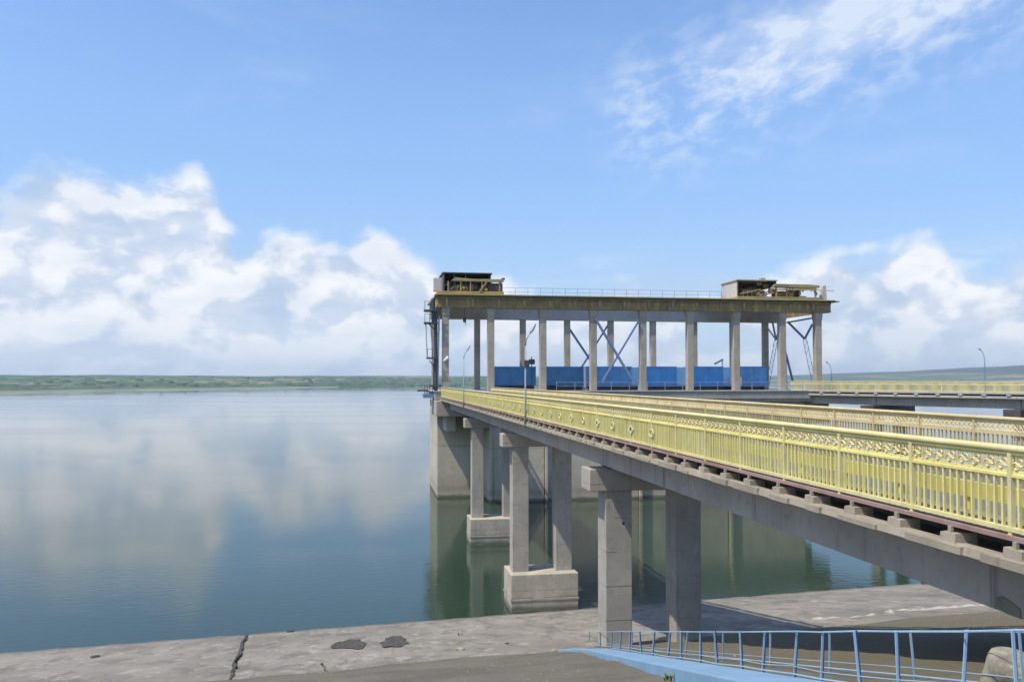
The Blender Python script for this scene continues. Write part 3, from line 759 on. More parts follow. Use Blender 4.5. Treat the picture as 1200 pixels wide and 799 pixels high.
# hook block hanging under the beam, left
hk = thing('crane_hook', 'small dark hook block hanging under the left end of the crane beam', 'hook', aty(544, 372, 96.9))
p0 = aty(544.5, 372, 96.9); MB().box(p0[0] - .18, p0[0] + .18, 96.8, 97.0, p0[2] - .55, p0[2]).build('block', M['steel_dark'], hk)
MB().tube([(p0[0], 96.9, p0[2]), (p0[0], 96.9, 22.85)], .03, 6).build('cable', M['steel_dark'], hk)
MB().tube([(p0[0], 96.9, p0[2] - .5), (p0[0] + .15, 96.9, p0[2] - .8), (p0[0], 96.9, p0[2] - .95), (p0[0] - .13, 96.9, p0[2] - .8)], .04, 6).build('hook', M['steel_dark'], hk)

# lattice braces at the right-hand end
def lattice(root, a, b_, w, n, m='steel', r=.05):
    a, b_ = Vector(a), Vector(b_); d = (b_ - a).normalized(); s_ = d.cross(Vector((0, 1, 0))).normalized() * (w / 2)
    mb = MB(); mb.bar(a - s_, b_ - s_, r, r); mb.bar(a + s_, b_ + s_, r, r); mb.build('chord', M[m], root)
    mb = MB()
    for i in range(n):
        p, q = a.lerp(b_, i / n), a.lerp(b_, (i + 1) / n); sg = 1 if i % 2 else -1
        mb.bar(p - s_ * sg, q + s_ * sg, r * .7, r * .7)
    mb.build('lacing', M[m], root)
lb = thing('lattice_brace', 'left lattice steel strut with forked top, left of the second column from the right', 'brace', aty(899, 452, 101), 'forked steel struts')
lattice(lb, aty(899.5, 452, 101), aty(909.5, 398.5, 101), .42, 16)
MB().bar(aty(909.5, 398.5, 101), aty(905, 376, 101), .2, .16).build('fork', M['steel'], lb); MB().bar(aty(909.5, 398.5, 101), aty(898, 382, 101), .16, .14).build('fork', M['galv'], lb); MB().bar(aty(909.5, 398.5, 101), aty(914.5, 378, 101), .16, .14).build('fork', M['steel'], lb)
lb = thing('lattice_brace', 'right lattice steel strut with an open fork between the last two columns', 'brace', aty(954, 447, 100), 'forked steel struts')
lattice(lb, aty(953.5, 447, 100), aty(943, 397, 100), .5, 12, 'galv')
MB().bar(aty(943, 397, 100), aty(923, 377, 100), .26, .2).build('fork', M['steel'], lb); MB().bar(aty(943, 397, 100), aty(952, 380, 100), .24, .2).build('fork', M['steel'], lb)
MB().bar(aty(922, 378, 100), aty(953, 372.5, 100), .22, .2).build('tie', M['steel'], lb)
ld = thing('steel_ladder', 'faded red and white ladder beside the second column from the right end', 'ladder', aty(922, 456, 98))
p, q = aty(921, 458, 98), aty(920, 414, 98)
for dx_ in (-.18, .18): MB().bar((p[0] + dx_, 98, p[2]), (q[0] + dx_, 98, q[2]), .05, .05).build('rail', M['redwhite'], ld)
for i in range(14):
    f = i / 13; MB().bar((p[0] + (q[0] - p[0]) * f - .18, 98, p[2] + (q[2] - p[2]) * f), (p[0] + (q[0] - p[0]) * f + .18, 98, p[2] + (q[2] - p[2]) * f), .04, .04).build('rung', M['redwhite' if i % 2 else 'white'], ld)
sb = thing('slanted_strut', 'thin green-blue strut leaning behind the second column from the right end', 'strut', aty(929, 447, 106))
MB().bar(aty(929, 447, 106), aty(921, 414, 106), .26, .2).build('strut_bar', M['steel'], sb); MB().bar(aty(921, 414, 106), aty(920, 400, 106), .14, .12).build('strut_tip', M['galv'], sb)

# roof railing
rr = thing('roof_railing', 'thin grey railing along the top of the crane gantry', 'railing', (30, 95, 23.02))
x = aty(589, 340, 95.05)[0]; x2 = aty(846, 340, 95.05)[0]
for z in (23.45, 23.9): MB().bar((x, 95.05, z), (x2, 95.05, z), .035, .035).build('rail', M['galv'], rr)
while x < x2: MB().box(x - .02, x + .02, 95.03, 95.07, 23.02, 23.9).build('post', M['galv'], rr); x += 1.45
rr2 = thing('roof_railing', 'dark cable railing on the far edge of the gantry roof', 'railing', (30, 109, 23.02))
for z in (23.6, 24.15): MB().bar((12, 109, z), (55.3, 109, z), .03, .03).build('rail', M['steel'], rr2)
for x in lin(12, 55.3, 20): MB().box(x - .02, x + .02, 108.98, 109.02, 23.02, 24.15).build('post', M['steel'], rr2)

# -------- hoist cranes on the roof
def gearbox(root, x, y, z, w, m):
    MB().prism([(x - w / 2, z), (x + w / 2, z), (x + w / 2, z + .55), (x + w * .2, z + .8), (x - w * .3, z + .75), (x - w / 2, z + .5)], 'y', y - .5, y + .5).build('gearbox', M[m], root, bevel=.04)
def drum(root, x, y, z, r, l, m):
    MB().tube([(x - l / 2, y, z), (x - l / 2 + .06, y, z), (x - l / 2 + .061, y, z), (x + l / 2 - .061, y, z), (x + l / 2 - .06, y, z), (x + l / 2, y, z)], [r * 1.3, r * 1.3, r, r, r * 1.3, r * 1.3], 14).build('drum', M[m], root)
def motor(root, x, y, z, m):
    MB().tube([(x - .4, y, z), (x + .25, y, z), (x + .26, y, z), (x + .4, y, z)], [.26, .26, .2, .2], 12).build('motor', M[m], root)
    MB().box(x - .3, x + .2, y - .3, y + .3, z - .36, z - .2).build('motor_foot', M[m], root)
# left crane: box y 320..331 dark; deck 330..347
X = lambda px: aty(px, 340, 96)[0]
Zp = lambda py, yy=95.2: 13.5 + (445 - py) * (yy + 2.2) / 1000
cl = thing('hoist_crane', 'left rusty hoist crane with a dark open-fronted housing on the gantry roof', 'crane', (X(517), 96, 23.1), 'hoist cranes on the gantry')
x0, x1, x2 = X(515), X(574.5), X(589)
def shed(root, x0, x1, y0, y1, z0, z1, mw, mr, posts):
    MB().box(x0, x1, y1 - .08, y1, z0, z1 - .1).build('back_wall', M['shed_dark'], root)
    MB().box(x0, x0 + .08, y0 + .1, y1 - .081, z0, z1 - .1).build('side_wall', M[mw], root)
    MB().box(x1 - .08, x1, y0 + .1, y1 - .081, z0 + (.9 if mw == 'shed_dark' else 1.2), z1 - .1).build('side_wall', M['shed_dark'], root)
    MB().box(x0 - .15, x1 + .15, y0 - .1, y1 + .1, z1 - .098, z1 + .04).build('roof', M[mr], root, bevel=.02)
    for px_ in posts: MB().box(px_ - .05, px_ + .05, y0, y0 + .1, z0, z1 - .1).build('post', M['shed_dark'], root)
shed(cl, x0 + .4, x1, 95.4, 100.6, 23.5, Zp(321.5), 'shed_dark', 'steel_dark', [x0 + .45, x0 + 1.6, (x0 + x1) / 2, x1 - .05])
MB().box(x0 - .3, x2, 95.0, 108.8, 23.145, 23.42).build('trolley_frame', M['machine_yellow'], cl, bevel=.03)
MB().prism([(x0 + 1.2, 24.55), (x0 + 1.7, 24.95), (x0 + 3.6, 24.8), (x2 + .1, 24.85), (x2 - .1, 24.5)], 'y', 94.9, 95.3).build('front_girder', M['machine_olive'], cl, bevel=.03)
for q in (x0 + .9, x0 + 2.3, x0 + 3.4, x0 + 4.7, x2 - .5): MB().box(q - .07, q + .07, 95.0, 95.2, 23.42, 24.52).build('post', M['machine_yellow'], cl)
MB().bar((x0 + 4.4, 95.05, 23.4), (x0 + 5.3, 95.05, 24.6), .3, .14).build('stay', M['machine_yellow'], cl)
gearbox(cl, x0 + 1.9, 96.2, 23.42, 1.2, 'machine_olive'); gearbox(cl, x0 + 5.6, 96.6, 23.42, 1.1, 'shed_dark')
drum(cl, x0 + 3.6, 96.6, 23.95, .36, 1.5, 'machine_olive'); motor(cl, x0 + 2.9, 95.8, 23.8, 'machine_yellow'); motor(cl, x0 + 4.7, 96, 23.8, 'steel_dark')
drum(cl, x0 + 2.3, 99.6, 24.1, .5, 2.2, 'steel_dark')
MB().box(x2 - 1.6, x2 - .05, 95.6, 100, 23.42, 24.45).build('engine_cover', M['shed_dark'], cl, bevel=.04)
MB().box(x2 - .2, x2 + .1, 94.95, 95.6, 24.8, 25.0).build('lamp_box', M['steel_dark'], cl)
for q in (x0 + .5, x2 - .7):
    for y in (95.8, 108.1): MB().tube([(q, y - .09, 23.3), (q, y + .09, 23.3)], .155, 12).build('wheel', M['steel_dark'], cl)
MB().box(x0 - .7, x0 + .2, 95.3, 96.2, 23.42, 24.9).build('electric_cabinet', M['shed_pink'], cl, bevel=.03)
# right crane
cr = thing('hoist_crane', 'right hoist crane with pale pinkish house and yellow machinery on the gantry roof', 'crane', (X(862), 96, 23.1), 'hoist cranes on the gantry')
x0, x1, x2 = X(861.5), X(907), X(957)
zt = Zp(323, 95.4)
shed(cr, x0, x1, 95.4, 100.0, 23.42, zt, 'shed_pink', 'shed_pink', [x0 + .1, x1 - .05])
MB().box(x0 - .1, x2, 95.1, 108.6, 23.145, 23.41).build('trolley_frame', M['machine_olive'], cr, bevel=.03)
for i in range(6): MB().box(x0 + .7 + i * .55, x0 + .76 + i * .55, 95.35, 95.42, 23.41, 24.0 + .15 * (i % 2)).build('guard_post', M['machine_yellow'], cr)
MB().bar((x0 + .3, 95.3, 23.7), (x0 + 2.9, 95.3, 24.3), .12, .14).build('stay', M['machine_olive'], cr)
gearbox(cr, x0 + 3.4, 96.2, 23.41, 1.1, 'shed_pink'); gearbox(cr, x0 + 5.9, 96.4, 23.41, 1.7, 'orange')
drum(cr, x0 + 1.9, 97.0, 24.1, .4, 1.6, 'machine_olive'); drum(cr, x0 + 7.7, 96.6, 23.95, .42, 1.3, 'redoxide'); drum(cr, x0 + 3.6, 99, 24.6, .5, 1.6, 'machine_yellow')
motor(cr, x0 + 4.6, 95.8, 24.2, 'machine_yellow'); motor(cr, x0 + 6.9, 95.7, 23.8, 'machine_yellow')
MB().prism([(x1 - .6, 24.55), (x1 - .3, 24.95), (x2 - 1.4, 24.95), (x2 - .2, 24.85), (x2 - .1, 24.6), (x2 - .6, 24.5)], 'y', 95.0, 96.0).build('front_girder', M['machine_olive'], cr, bevel=.04)
MB().prism([(x1 - .2, 24.2), (x1 + .1, 24.35), (x2 - .7, 24.42), (x2 - .6, 24.25)], 'y', 94.95, 95.3).build('front_girder', M['machine_yellow'], cr)
for q in (x1 - .1, x1 + 1.2, x1 + 2.9, x2 - .6): MB().box(q - .07, q + .07, 95.1, 95.3, 23.41, 24.56).build('post', M['machine_yellow'], cr)
for z_, dx_ in ((24.9, 0), (25.3, .5), (24.6, .9)): MB().box(x1 - 1.9 + dx_, x1 - 1.3 + dx_, 96.5, 97.2, z_, z_ + .5).build('winch_gear', M['machine_olive'], cr, bevel=.05)
for q in (x0 + .6, x2 - .8):
    for y in (95.8, 108.1): MB().tube([(q, y - .09, 23.3), (q, y + .09, 23.3)], .155, 12).build('wheel', M['steel_dark'], cr)
rc = random.Random(8)
for root, xa, xb, zl in ((cl, X(518), X(586), 24.4), (cr, X(864), X(954), 24.5)):
    for i in range(26):
        a_ = (rc.uniform(xa, xb), rc.uniform(95.1, 97.5), rc.uniform(23.45, zl)); L_ = rc.uniform(.3, 1.3)
        d_ = rc.choice([(L_, 0, 0), (L_, 0, L_ * .4), (0, 0, min(L_, .7)), (L_ * .6, .3, -.2)])
        e_ = (a_[0] + d_[0], a_[1] + d_[1], max(23.45, a_[2] + d_[2]))
        MB().bar(a_, e_, rc.uniform(.05, .16), rc.uniform(.05, .2)).build('pipework', M[rc.choice(['machine_olive', 'machine_yellow', 'steel_dark', 'shed_dark', 'redoxide', 'galv'])], root)
    for i in range(7):
        q_ = rc.uniform(xa + .5, xb - 1); z_ = rc.uniform(23.42, 24.0); w_ = rc.uniform(.3, .8)
        MB().prism([(q_, z_), (q_ + w_, z_), (q_ + w_ * .9, z_ + w_ * .5), (q_ + w_ * .4, z_ + w_ * .75), (q_ + .05, z_ + w_ * .5)], 'y', 95.6, 96.6).build('gear_case', M[rc.choice(['machine_olive', 'shed_dark', 'machine_yellow', 'steel_dark'])], root)
bf = thing('buffer_post', 'pinkish-brown buffer post at the right end of the gantry roof', 'post', (X(964), 95.8, 23.02))
q = X(963); MB().prism([(q - .4, 23.02), (q + .4, 23.02), (q + .28, 24.9), (q - .1, 24.9)], 'y', 95.5, 96.1).build('stop_plate', M['shed_pink'], bf, bevel=.03)
MB().bar((q - 1.6, 95.6, 24.35), (q + 1.4, 95.6, 24.3), .06, .06).build('handrail', M['steel'], bf)
# thin handrails right end platform
MB().box(54.9, 55.9, 95.0, 96.6, 22.9, 23.0).build('end_platform', M['steel_dark'], tw)

# -------- blue gate housings on the platform
zb, yt = 12.75, 99.5
dark_b = [(580, 628, 0, 'blue_dark'), (641, 684, 0, 'blue_dark'), (687.5, 750, 10, 'blue_mid'), (758, 806, 13, 'blue'), (813.5, 860, 12.5, 'blue'), (868, 899, 0, 'blue_mid')]  # first two bodies in a deeper blue than the others
nm = ['first dark blue steel gate housing from the left, between the second and third front columns', 'second dark blue steel gate housing, left of the white pipe', 'blue steel gate housing behind the front cross bracing', 'bright blue steel gate housing right of the fifth front column', 'bright blue steel gate housing between the sixth and seventh front columns', 'rightmost and narrowest blue steel gate housing']
for (a, b_, lw, mm), lab in zip(dark_b, nm):
    y0 = 98.6; xa, xb = aty(a, 440, y0)[0], aty(b_, 440, y0)[0]; z0, z1 = aty(a, 451.5, y0)[2], aty(a, 430, y0)[2]
    r = thing('gate_housing', lab, 'housing', ((xa + xb) / 2, y0, 12.26), 'blue gate housings in a row')
    xm = aty(b_ - lw, 440, y0)[0] if lw else xb
    MB().box(xa, xm, y0, y0 + 3.4, z0, z1).build('body', M[mm], r, bevel=.03)
    if lw:
        MB().box(xm + .01, xb, y0 + .12, y0 + 3.2, z0, z1 - .02).build('end_section', M['blue_light'], r, bevel=.03)  # end section in a lighter blue than the body
    MB().box(xa - .06, xm + .05, y0 - .06, y0 + 3.45, z1 + .002, z1 + .07).build('roof', M['blue'], r)
    n = max(2, int((xm - xa) / 1.3))
    for i in range(1, n): q = xa + (xm - xa) * i / n; MB().box(q - .03, q + .03, y0 - .035, y0 - .002, z0 + .05, z1 - .05).build('rib', M[mm], r)
    MB().box(xa, xm, y0 - .03, y0 - .002, z0 + .0, z0 + .09).build('skirt', M[mm], r)
    for q in (xa + .3, xm - .3): MB().box(q - .12, q + .12, y0 + .3, y0 + 3, 12.262, z0 - .002).build('foot', M['steel_dark'], r)
    MB().box(xa + .1, xb - .1, y0 + .5, y0 + 2.8, 12.262, z0 - .01).build('under_fill', M['steel_dark'], r)  # dark box filling the gap under the housing
wp = thing('white_pipe', 'white upright pipe in the gap between two blue gate housings', 'pipe', aty(685.5, 458, 97.8))  # white tube standing in the gap between the housings
p0 = aty(685.5, 440, 97.8); MB().tube([(p0[0], 97.8, 12.26), (p0[0], 97.8, 15.0)], .17, 12).build('pipe', M['white'], wp, smooth=True); MB().box(p0[0] - .25, p0[0] + .25, 97.55, 98.05, 12.262, 12.5).build('base', M['galv'], wp)
wp = thing('white_cabinet', 'small white cabinet on the platform behind the seventh front column', 'cabinet', aty(857, 458, 97.8))
p0 = aty(859.5, 440, 97.8); MB().box(p0[0] - .28, p0[0] + .9, 97.4, 98.0, 12.9, 13.9).build('cabinet_body', M['white'], wp, bevel=.03); MB().box(p0[0] - .2, p0[0] + .8, 97.45, 97.95, 12.262, 12.898).build('stand', M['galv'], wp)
tf = thing('small_transformer', 'dark box on legs in the narrow gap between the first two blue gate housings', 'transformer', aty(625, 452, 97.5))
p0 = aty(623, 420, 97.5); MB().tube([(p0[0], 97.5, 12.26), (p0[0], 97.5, 16.2)], .05, 8).build('pole', M['steel_dark'], tf); MB().box(p0[0] - .3, p0[0] + .35, 97.3, 97.7, 15.3, 15.9).build('box', M['steel_dark'], tf, bevel=.03)
# platform railing
pr = thing('platform_railing', 'pale tubular railing along the front edge of the tower platform', 'railing', (30, 93.1, 12.26))
for z in (12.8, 13.25): MB().bar((20.5, 93.1, z), (50, 93.1, z), .045, .045).build('rail', M['galv'], pr)
for x in lin(20.5, 50, 15): MB().box(x - .025, x + .025, 93.08, 93.12, 12.262, 13.25).build('post', M['galv'], pr)
# access tower at the left end
at_ = thing('access_tower', 'thin dark steel access tower with small landings at the left end of the gantry', 'ladder tower', (7.2, 95.5, 12.26))
px = lambda a, b_, yy=95.5: aty(a, b_, yy)
p, q = px(510.5, 460), px(511.5, 360)
MB().tube([(p[0], 95.5, 11.2), (p[0], 95.5, q[2])], .2, 8).build('mast', M['steel_dark'], at_)
MB().tube([px(507.5, 350), px(508, 378)], .22, 8).build('mast_head', M['steel_dark'], at_)
MB().tube([px(514.5, 370), px(513, 455)], .09, 6).build('cable_duct', M['galv'], at_)
for (a, b_, c) in ((497, 512, 364), (497, 513, 378.5), (500, 512, 419.5), (503, 517, 452), (503, 517, 460)):
    u_, w_ = px(a, c), px(b_, c); MB().box(u_[0], w_[0], 95.0, 96.4, u_[2] - .09, u_[2] + .09).build('landing', M['steel_dark'], at_)
    if c < 430:
        for dx_ in (0.05, .6): MB().box(u_[0] + dx_ - .03, u_[0] + dx_ + .03, 94.97, 95.03, u_[2], u_[2] + 1.0).build('post', M['steel_dark'], at_)
        MB().bar((u_[0], 95, u_[2] + 1), (w_[0], 95, u_[2] + 1), .04, .04).build('rail', M['steel_dark'], at_)
for a, c in ((499, 503), (505, 507.5)): MB().tube([px(a, 380), px(a + 1.5, 418)], .06, 6).build('hanger', M['galv'], at_)
MB().bar(px(503, 422), px(509, 430), .1, .1).build('knee_brace', M['steel_dark'], at_); MB().bar(px(503, 380), px(510, 387), .12, .12).build('knee_brace', M['steel_dark'], at_)
MB().bar(px(508.5, 425), px(508, 456), .12, .12).build('hanger', M['steel_dark'], at_)
MB().bar(px(515.5, 385), px(511, 395), .1, .1).build('knee_brace', M['galv'], at_)
MB().box(px(489, 457)[0], px(502, 457)[0], 95.2, 95.6, px(489, 458.5)[2], px(489, 456.5)[2]).build('outrigger', M['steel_dark'], at_)
MB().box(px(496, 457)[0], px(516, 457)[0], 94.6, 97, 11.5, 11.95).build('gangway', M['steel'], at_)
for a in lin(497, 515, 7): MB().box(px(a, 457)[0] - .03, px(a, 457)[0] + .03, 94.6, 94.66, 11.95, 12.95).build('post', M['steel_dark'], at_)
dish = thing('floodlight', 'small white floodlight on the leftmost front column', 'floodlight', px(523, 421, 95.4))
p0 = px(523, 421, 95.5); MB().tube([(p0[0] - .3, 95.5, p0[2] - .2), (p0[0] + .25, 95.5, p0[2] + .2)], [.08, .26], 10).build('lamp_head', M['white'], dish); MB().bar((p0[0], 95.5, p0[2]), (p0[0], 95.62, p0[2] - .1), .06, .06).build('bracket', M['steel_dark'], dish)

# ------------------------------------------------------------------ right-hand causeway bridge
A0 = (52.5, 93.5); 
def cz(px_, Z): # camera-frame depth to world
    Xc = (px_ - 600) / 1000 * Z; return (Xc * cos(TH) + Z * sin(TH), -Xc * sin(TH) + Z * cos(TH))
p_a, p_b = cz(938, 101.0), cz(1190, 80.0)
dv = Vector((p_b[0] - p_a[0], p_b[1] - p_a[1])); LN = dv.length; dv.normalize(); nv = Vector((-dv.y, dv.x))  # nv: away from camera
if nv.y < 0: nv = -nv
cb_ = thing('causeway_bridge', 'second road bridge with yellow parapet leaving the right end of the tower toward the shore', 'bridge', (p_a[0], p_a[1], 10.4))
def cpt(s_, o_, z): return (p_a[0] + dv.x * s_ + nv.x * o_, p_a[1] + dv.y * s_ + nv.y * o_, z)
def cbox(s0, s1, o0, o1, z0, z1, z0b=None, z1b=None):
    return MB().quadbox([cpt(s0, o0, z0), cpt(s1, o0, z0), cpt(s1, o1, z0), cpt(s0, o1, z0), cpt(s0, o0, z1), cpt(s1, o0, z1), cpt(s1, o1, z1), cpt(s0, o1, z1)])
E1 = 75.0
cps = [9.5, 24.8, 44]
jj = [0] + cps + [59.5, E1]
for a, b_ in zip(jj, jj[1:]):
    for o_ in (.75, 4.6): cbox(a + .04, b_ - .04, o_, o_ + .6, 10.75, 11.70).build('girder', M['girder'], cb_, bevel=.02)
    cbox(a + .01, b_ - .01, 0, 6.2, 11.702, 11.93).build('flange', M['beam_far'], cb_, bevel=.02)
cbox(-1.5, E1, .9, 5.4, 11.932, 12.1).build('road', M['asphalt'], cb_)
cbox(-1.5, E1, -.05, .9, 12.13, 12.24).build('sidewalk', M['beam_far'], cb_)
cbox(-1.5, E1, 5.4, 6.25, 12.13, 12.24).build('sidewalk', M['beam_far'], cb_)
sbm = cbox(-.16, .16, -.12, .2, 11.934, 12.125)
s_ = .6
while s_ < E1:
    cbox(s_ - .2, s_ + .2, -.08, .25, 11.934, 12.128).build('stub', M['conc'], cb_); s_ += 2.35
for s_ in cps[:]:
    r = thing('bridge_pier', 'pier with a shaded cap under the second road bridge, %s' % {9.5: 'nearest the tower', 24.8: 'seen above the far yellow railing'}.get(s_, 'farthest to the right'), 'pier', cpt(s_, 3, 0), 'piers under the second road bridge')
    cbox(s_ - .8, s_ + .8, -.9, 6.6, 9.95, 10.73).build('cap', M['shed_dark'] if s_ < 30 else M['conc'], r, bevel=.03)  # caps nearest the tower coloured dark to paint in their shade
    for o_ in (.4, 4.6): cbox(s_ - .5, s_ + .5, o_, o_ + 1, -6, 9.948).build('column', M['conc'], r)
cr_ = thing('bridge_railing', 'distant yellow parapet railing on the near side of the second road bridge', 'railing', cpt(0, 0, 12.24))
rb2 = MB(); rs2 = MB()
def crail(root, o_, m):
    cbox(-1.5, E1, o_ - .05, o_ + .05, 13.26, 13.35).build('top_rail', m, root); cbox(-1.5, E1, o_ - .03, o_ + .03, 12.98, 13.02).build('mid_rail', m, root); cbox(-1.5, E1, o_ - .04, o_ + .04, 12.28, 12.34).build('bottom_rail', m, root)
    mb = MB(); s_ = -1.4
    while s_ < E1:
        b_ = cbox(s_ - .017, s_ + .017, o_ - .02, o_ + .02, 12.34, 12.98); n0 = len(mb.v); mb.v += b_.v; mb.f += [tuple(n0 + a for a in f) for f in b_.f]; s_ += .115
    mb.build('balusters', m, root, kind='stuff')
    mb = MB(); s_ = -1.4
    while s_ < E1:
        b_ = MB().bar(cpt(s_ - .06, o_, 13.02), cpt(s_ + .06, o_, 13.26), .03, .06); n0 = len(mb.v); mb.v += b_.v; mb.f += [tuple(n0 + a for a in f) for f in b_.f]; s_ += .12
    mb.build('frieze_scrolls', m, root, kind='stuff')
    s_ = -1.4
    while s_ < E1: cbox(s_ - .03, s_ + .03, o_ - .03, o_ + .03, 12.24, 13.28).build('post', m, root); s_ += 1.89
crail(cr_, .05, M['yellow_pale'])
cr2 = thing('bridge_railing', 'distant yellow parapet railing on the far side of the second road bridge', 'railing', cpt(0, 6.1, 12.24))
crail(cr2, 6.1, M['yellow_pale'])
def rlamp(px_, s_, o_, ztop, label, arm):
    p = cpt(s_, o_, 12.24)
    r = thing('street_lamp', label, 'street lamp', p, 'street lamps')
    MB().tube([p, (p[0], p[1], ztop)], [.06, .035], 6).build('pole', M['steel'], r)
    MB().tube([(p[0], p[1], ztop), (p[0] + arm * .15, p[1], ztop + .5), (p[0] + arm * .6, p[1], ztop + .95), (p[0] + arm, p[1], ztop + 1.1)], .03, 6).build('arm', M['steel'], r)
    MB().tube([(p[0] + arm * .9, p[1], ztop + 1.05), (p[0] + arm * 1.1, p[1], ztop + 1.12), (p[0] + arm * 1.5, p[1], ztop + 1.25)], [.04, .09, .04], 6).build('lamp_head', M['galv'], r)
# find positions along the deck for the lamps
def s_at(px_, o_):
    best = min(((abs(pxof(cpt(q * .1, o_, 13)) - px_), q * .1) for q in range(-100, 700)))[1]; return best
rlamp(0, s_at(1154.5, .1), .1, 15.3, 'tall curved street lamp on the second road bridge at the right', -.45)
rlamp(0, s_at(974, 6), 6, 14.5, 'small curved street lamp just right of the gantry on the second road bridge', -.5)
p = aty(842, 440, 112.5)
r = thing('street_lamp', 'lamp with a forked head rising behind the blue gate housings', 'street lamp', (p[0], 111.2, 12.26), 'street lamps')
MB().tube([(p[0], 111.2, 12.26), (p[0], 111.2, 16.2)], .07, 6).build('pole', M['steel'], r); MB().bar((p[0] + .1, 111.2, 16.3), (p[0] - 1.1, 111.2, 15.7), .3, .22).build('lamp_head', M['steel'], r)

# ------------------------------------------------------------------ blue fence and painted coping on the bank stair
def linepts(a, b_): return Vector(a), Vector(b_)
def line_at(a, b_, px_):
    lo, hi = -1.0, 3.0
    if (b_ - a).y < 0: hi = min(hi, (1.0 - a.y) / (b_ - a).y)
    fa = pxof(a + (b_ - a) * lo) - px_
    for _ in range(50):
        md = (lo + hi) / 2; fm = pxof(a + (b_ - a) * md) - px_
        if (fm > 0) == (fa > 0): lo = md
        else: hi = md
    return a + (b_ - a) * lo
F0, F1 = linepts((7.489, 26.126, 5.065), (4.846, 8.473, 10.290))      # top outer edge of the coping
B0, B1 = linepts((8.072, 28.057, 4.497), (6.139, 8.264, 10.306))
Dn = (F1 - F0).normalized(); SD = Vector((-Dn.y, Dn.x, 0)).normalized()
if SD.x < 0: SD = -SD
C0 = F0 - SD * 1.0
stair = thing('painted_coping', 'light blue painted concrete coping running down the bank beside the fence', 'coping', tuple(C0), None)
dF = (F1 - F0).normalized()
# left edge follows the ground; coping strip between C line and F line
def zg(x, y): return ZB + (DD(x, y) - DB) * SU
side = Vector((dF.y, -dF.x, 0)).normalized()      # toward the camera's right? checked below
if side.x < 0: side = -side
F_top = F0 - dF * .6; F_end = F0 + dF * 24
wdt = .86
cnt = 0
P_ = F0 - dF * 1.2; total = 24.0; seg = 2.4; q = 0.0
while q < total:
    a, b_ = P_ + dF * q, P_ + dF * min(total, q + seg - .012)
    l0, l1 = a - side * wdt * (1.25 if q < 1 else 1.0), b_ - side * wdt
    h0 = .0; mb = MB()
    up = Vector((0, 0, h0)); dn = Vector((0, 0, -.42))
    mb.quadbox([l0 + dn, a + dn, b_ + dn, l1 + dn, l0 + up * .85, a + up, b_ + up, l1 + up * .85])
    mb.build('coping_block', M['coping'], stair, bevel=.02); q += seg
tip = MB(); t0 = P_ - side * wdt * 1.2
q0, q1 = P_ - dF * .012, P_ - side * wdt * 1.25 - dF * .012
q2, q3 = q1 - dF * 1.1 - side * .45, q0 - dF * 1.6
dz_ = Vector((0, 0, -.5))
tip.quadbox([q1 + dz_, q0 + dz_, q3 + dz_, q2 + dz_, q1, q0, q3 - Vector((0, 0, .05)), q2 - Vector((0, 0, .06))])
tip.build('end_block', M['coping'], stair, bevel=.02)
rf = random.Random(5)
def fence(a, b_, pxs, label, thick, zoff, hgt, lowrail, m_post, m_rail):
    r = thing('bank_fence', label, 'fence', tuple(a), 'low blue fences on the bank')
    pts = [line_at(a, b_, q) for q in pxs]
    up = Vector((0, 0, 1))
    for p in pts:
        p = p + up * zoff
        w = thick; lx, ly = rf.uniform(-.05, .06), rf.uniform(-.02, .02)
        mb = MB().quadbox([(p.x - w, p.y - .004, p.z - .05), (p.x + w, p.y - .004, p.z - .05), (p.x + w, p.y + .004, p.z - .05), (p.x - w, p.y + .004, p.z - .05), (p.x - w + lx, p.y - .004 + ly, p.z + hgt), (p.x + w + lx, p.y - .004 + ly, p.z + hgt), (p.x + w + lx, p.y + .004 + ly, p.z + hgt), (p.x - w + lx, p.y + .004 + ly, p.z + hgt)])
        o = mb.build('post', M['fence_pale'], r)
        MB().quadbox([(p.x + w, p.y - .004, p.z - .05), (p.x + w + .006, p.y - .004, p.z - .05), (p.x + w + .006 + thick * 3.2, p.y + .04, p.z - .05), (p.x + w + thick * 3.2, p.y + .04, p.z - .05), (p.x + w + lx, p.y - .004 + ly, p.z + hgt), (p.x + w + .006 + lx, p.y - .004 + ly, p.z + hgt), (p.x + w + .006 + thick * 3.2 + lx, p.y + .04 + ly, p.z + hgt), (p.x + w + thick * 3.2 + lx, p.y + .04 + ly, p.z + hgt)]).build('post_flange', m_post, o, origin=tuple(p))
    tops = [p + up * (zoff + hgt + rf.uniform(-.012, .004)) for p in pts]; lows = [p + up * (zoff + lowrail + rf.uniform(-.012, .012)) for p in pts]
    MB().tube(tops, .009, 6).build('top_rail', m_rail, r); MB().tube(lows, .010, 6).build('low_rail', m_rail, r)
    MB().tube([p + up * (.085 + rf.uniform(-.01, .01)) for p in lows], .005, 6).build('wire', m_rail, r)
    return r
fence(F0, F1, [716, 726, 737, 751, 764, 782, 797.5, 820, 840, 869, 893, 930, 962, 1008, 1053, 1127, 1193, 1290], 'nearer low blue railing of angle-iron posts standing on the light blue coping', .011, .0, .54, .03, M['fence_shade'], M['fence_pale'])
fence(B0, B1, [690, 703, 720, 740, 767, 802.6, 847, 902, 972, 1072, 1200], 'farther low blue railing on the other side of the bank stair', .010, .0, .52, .01, M['fence_pale'], M['fence_pale'])

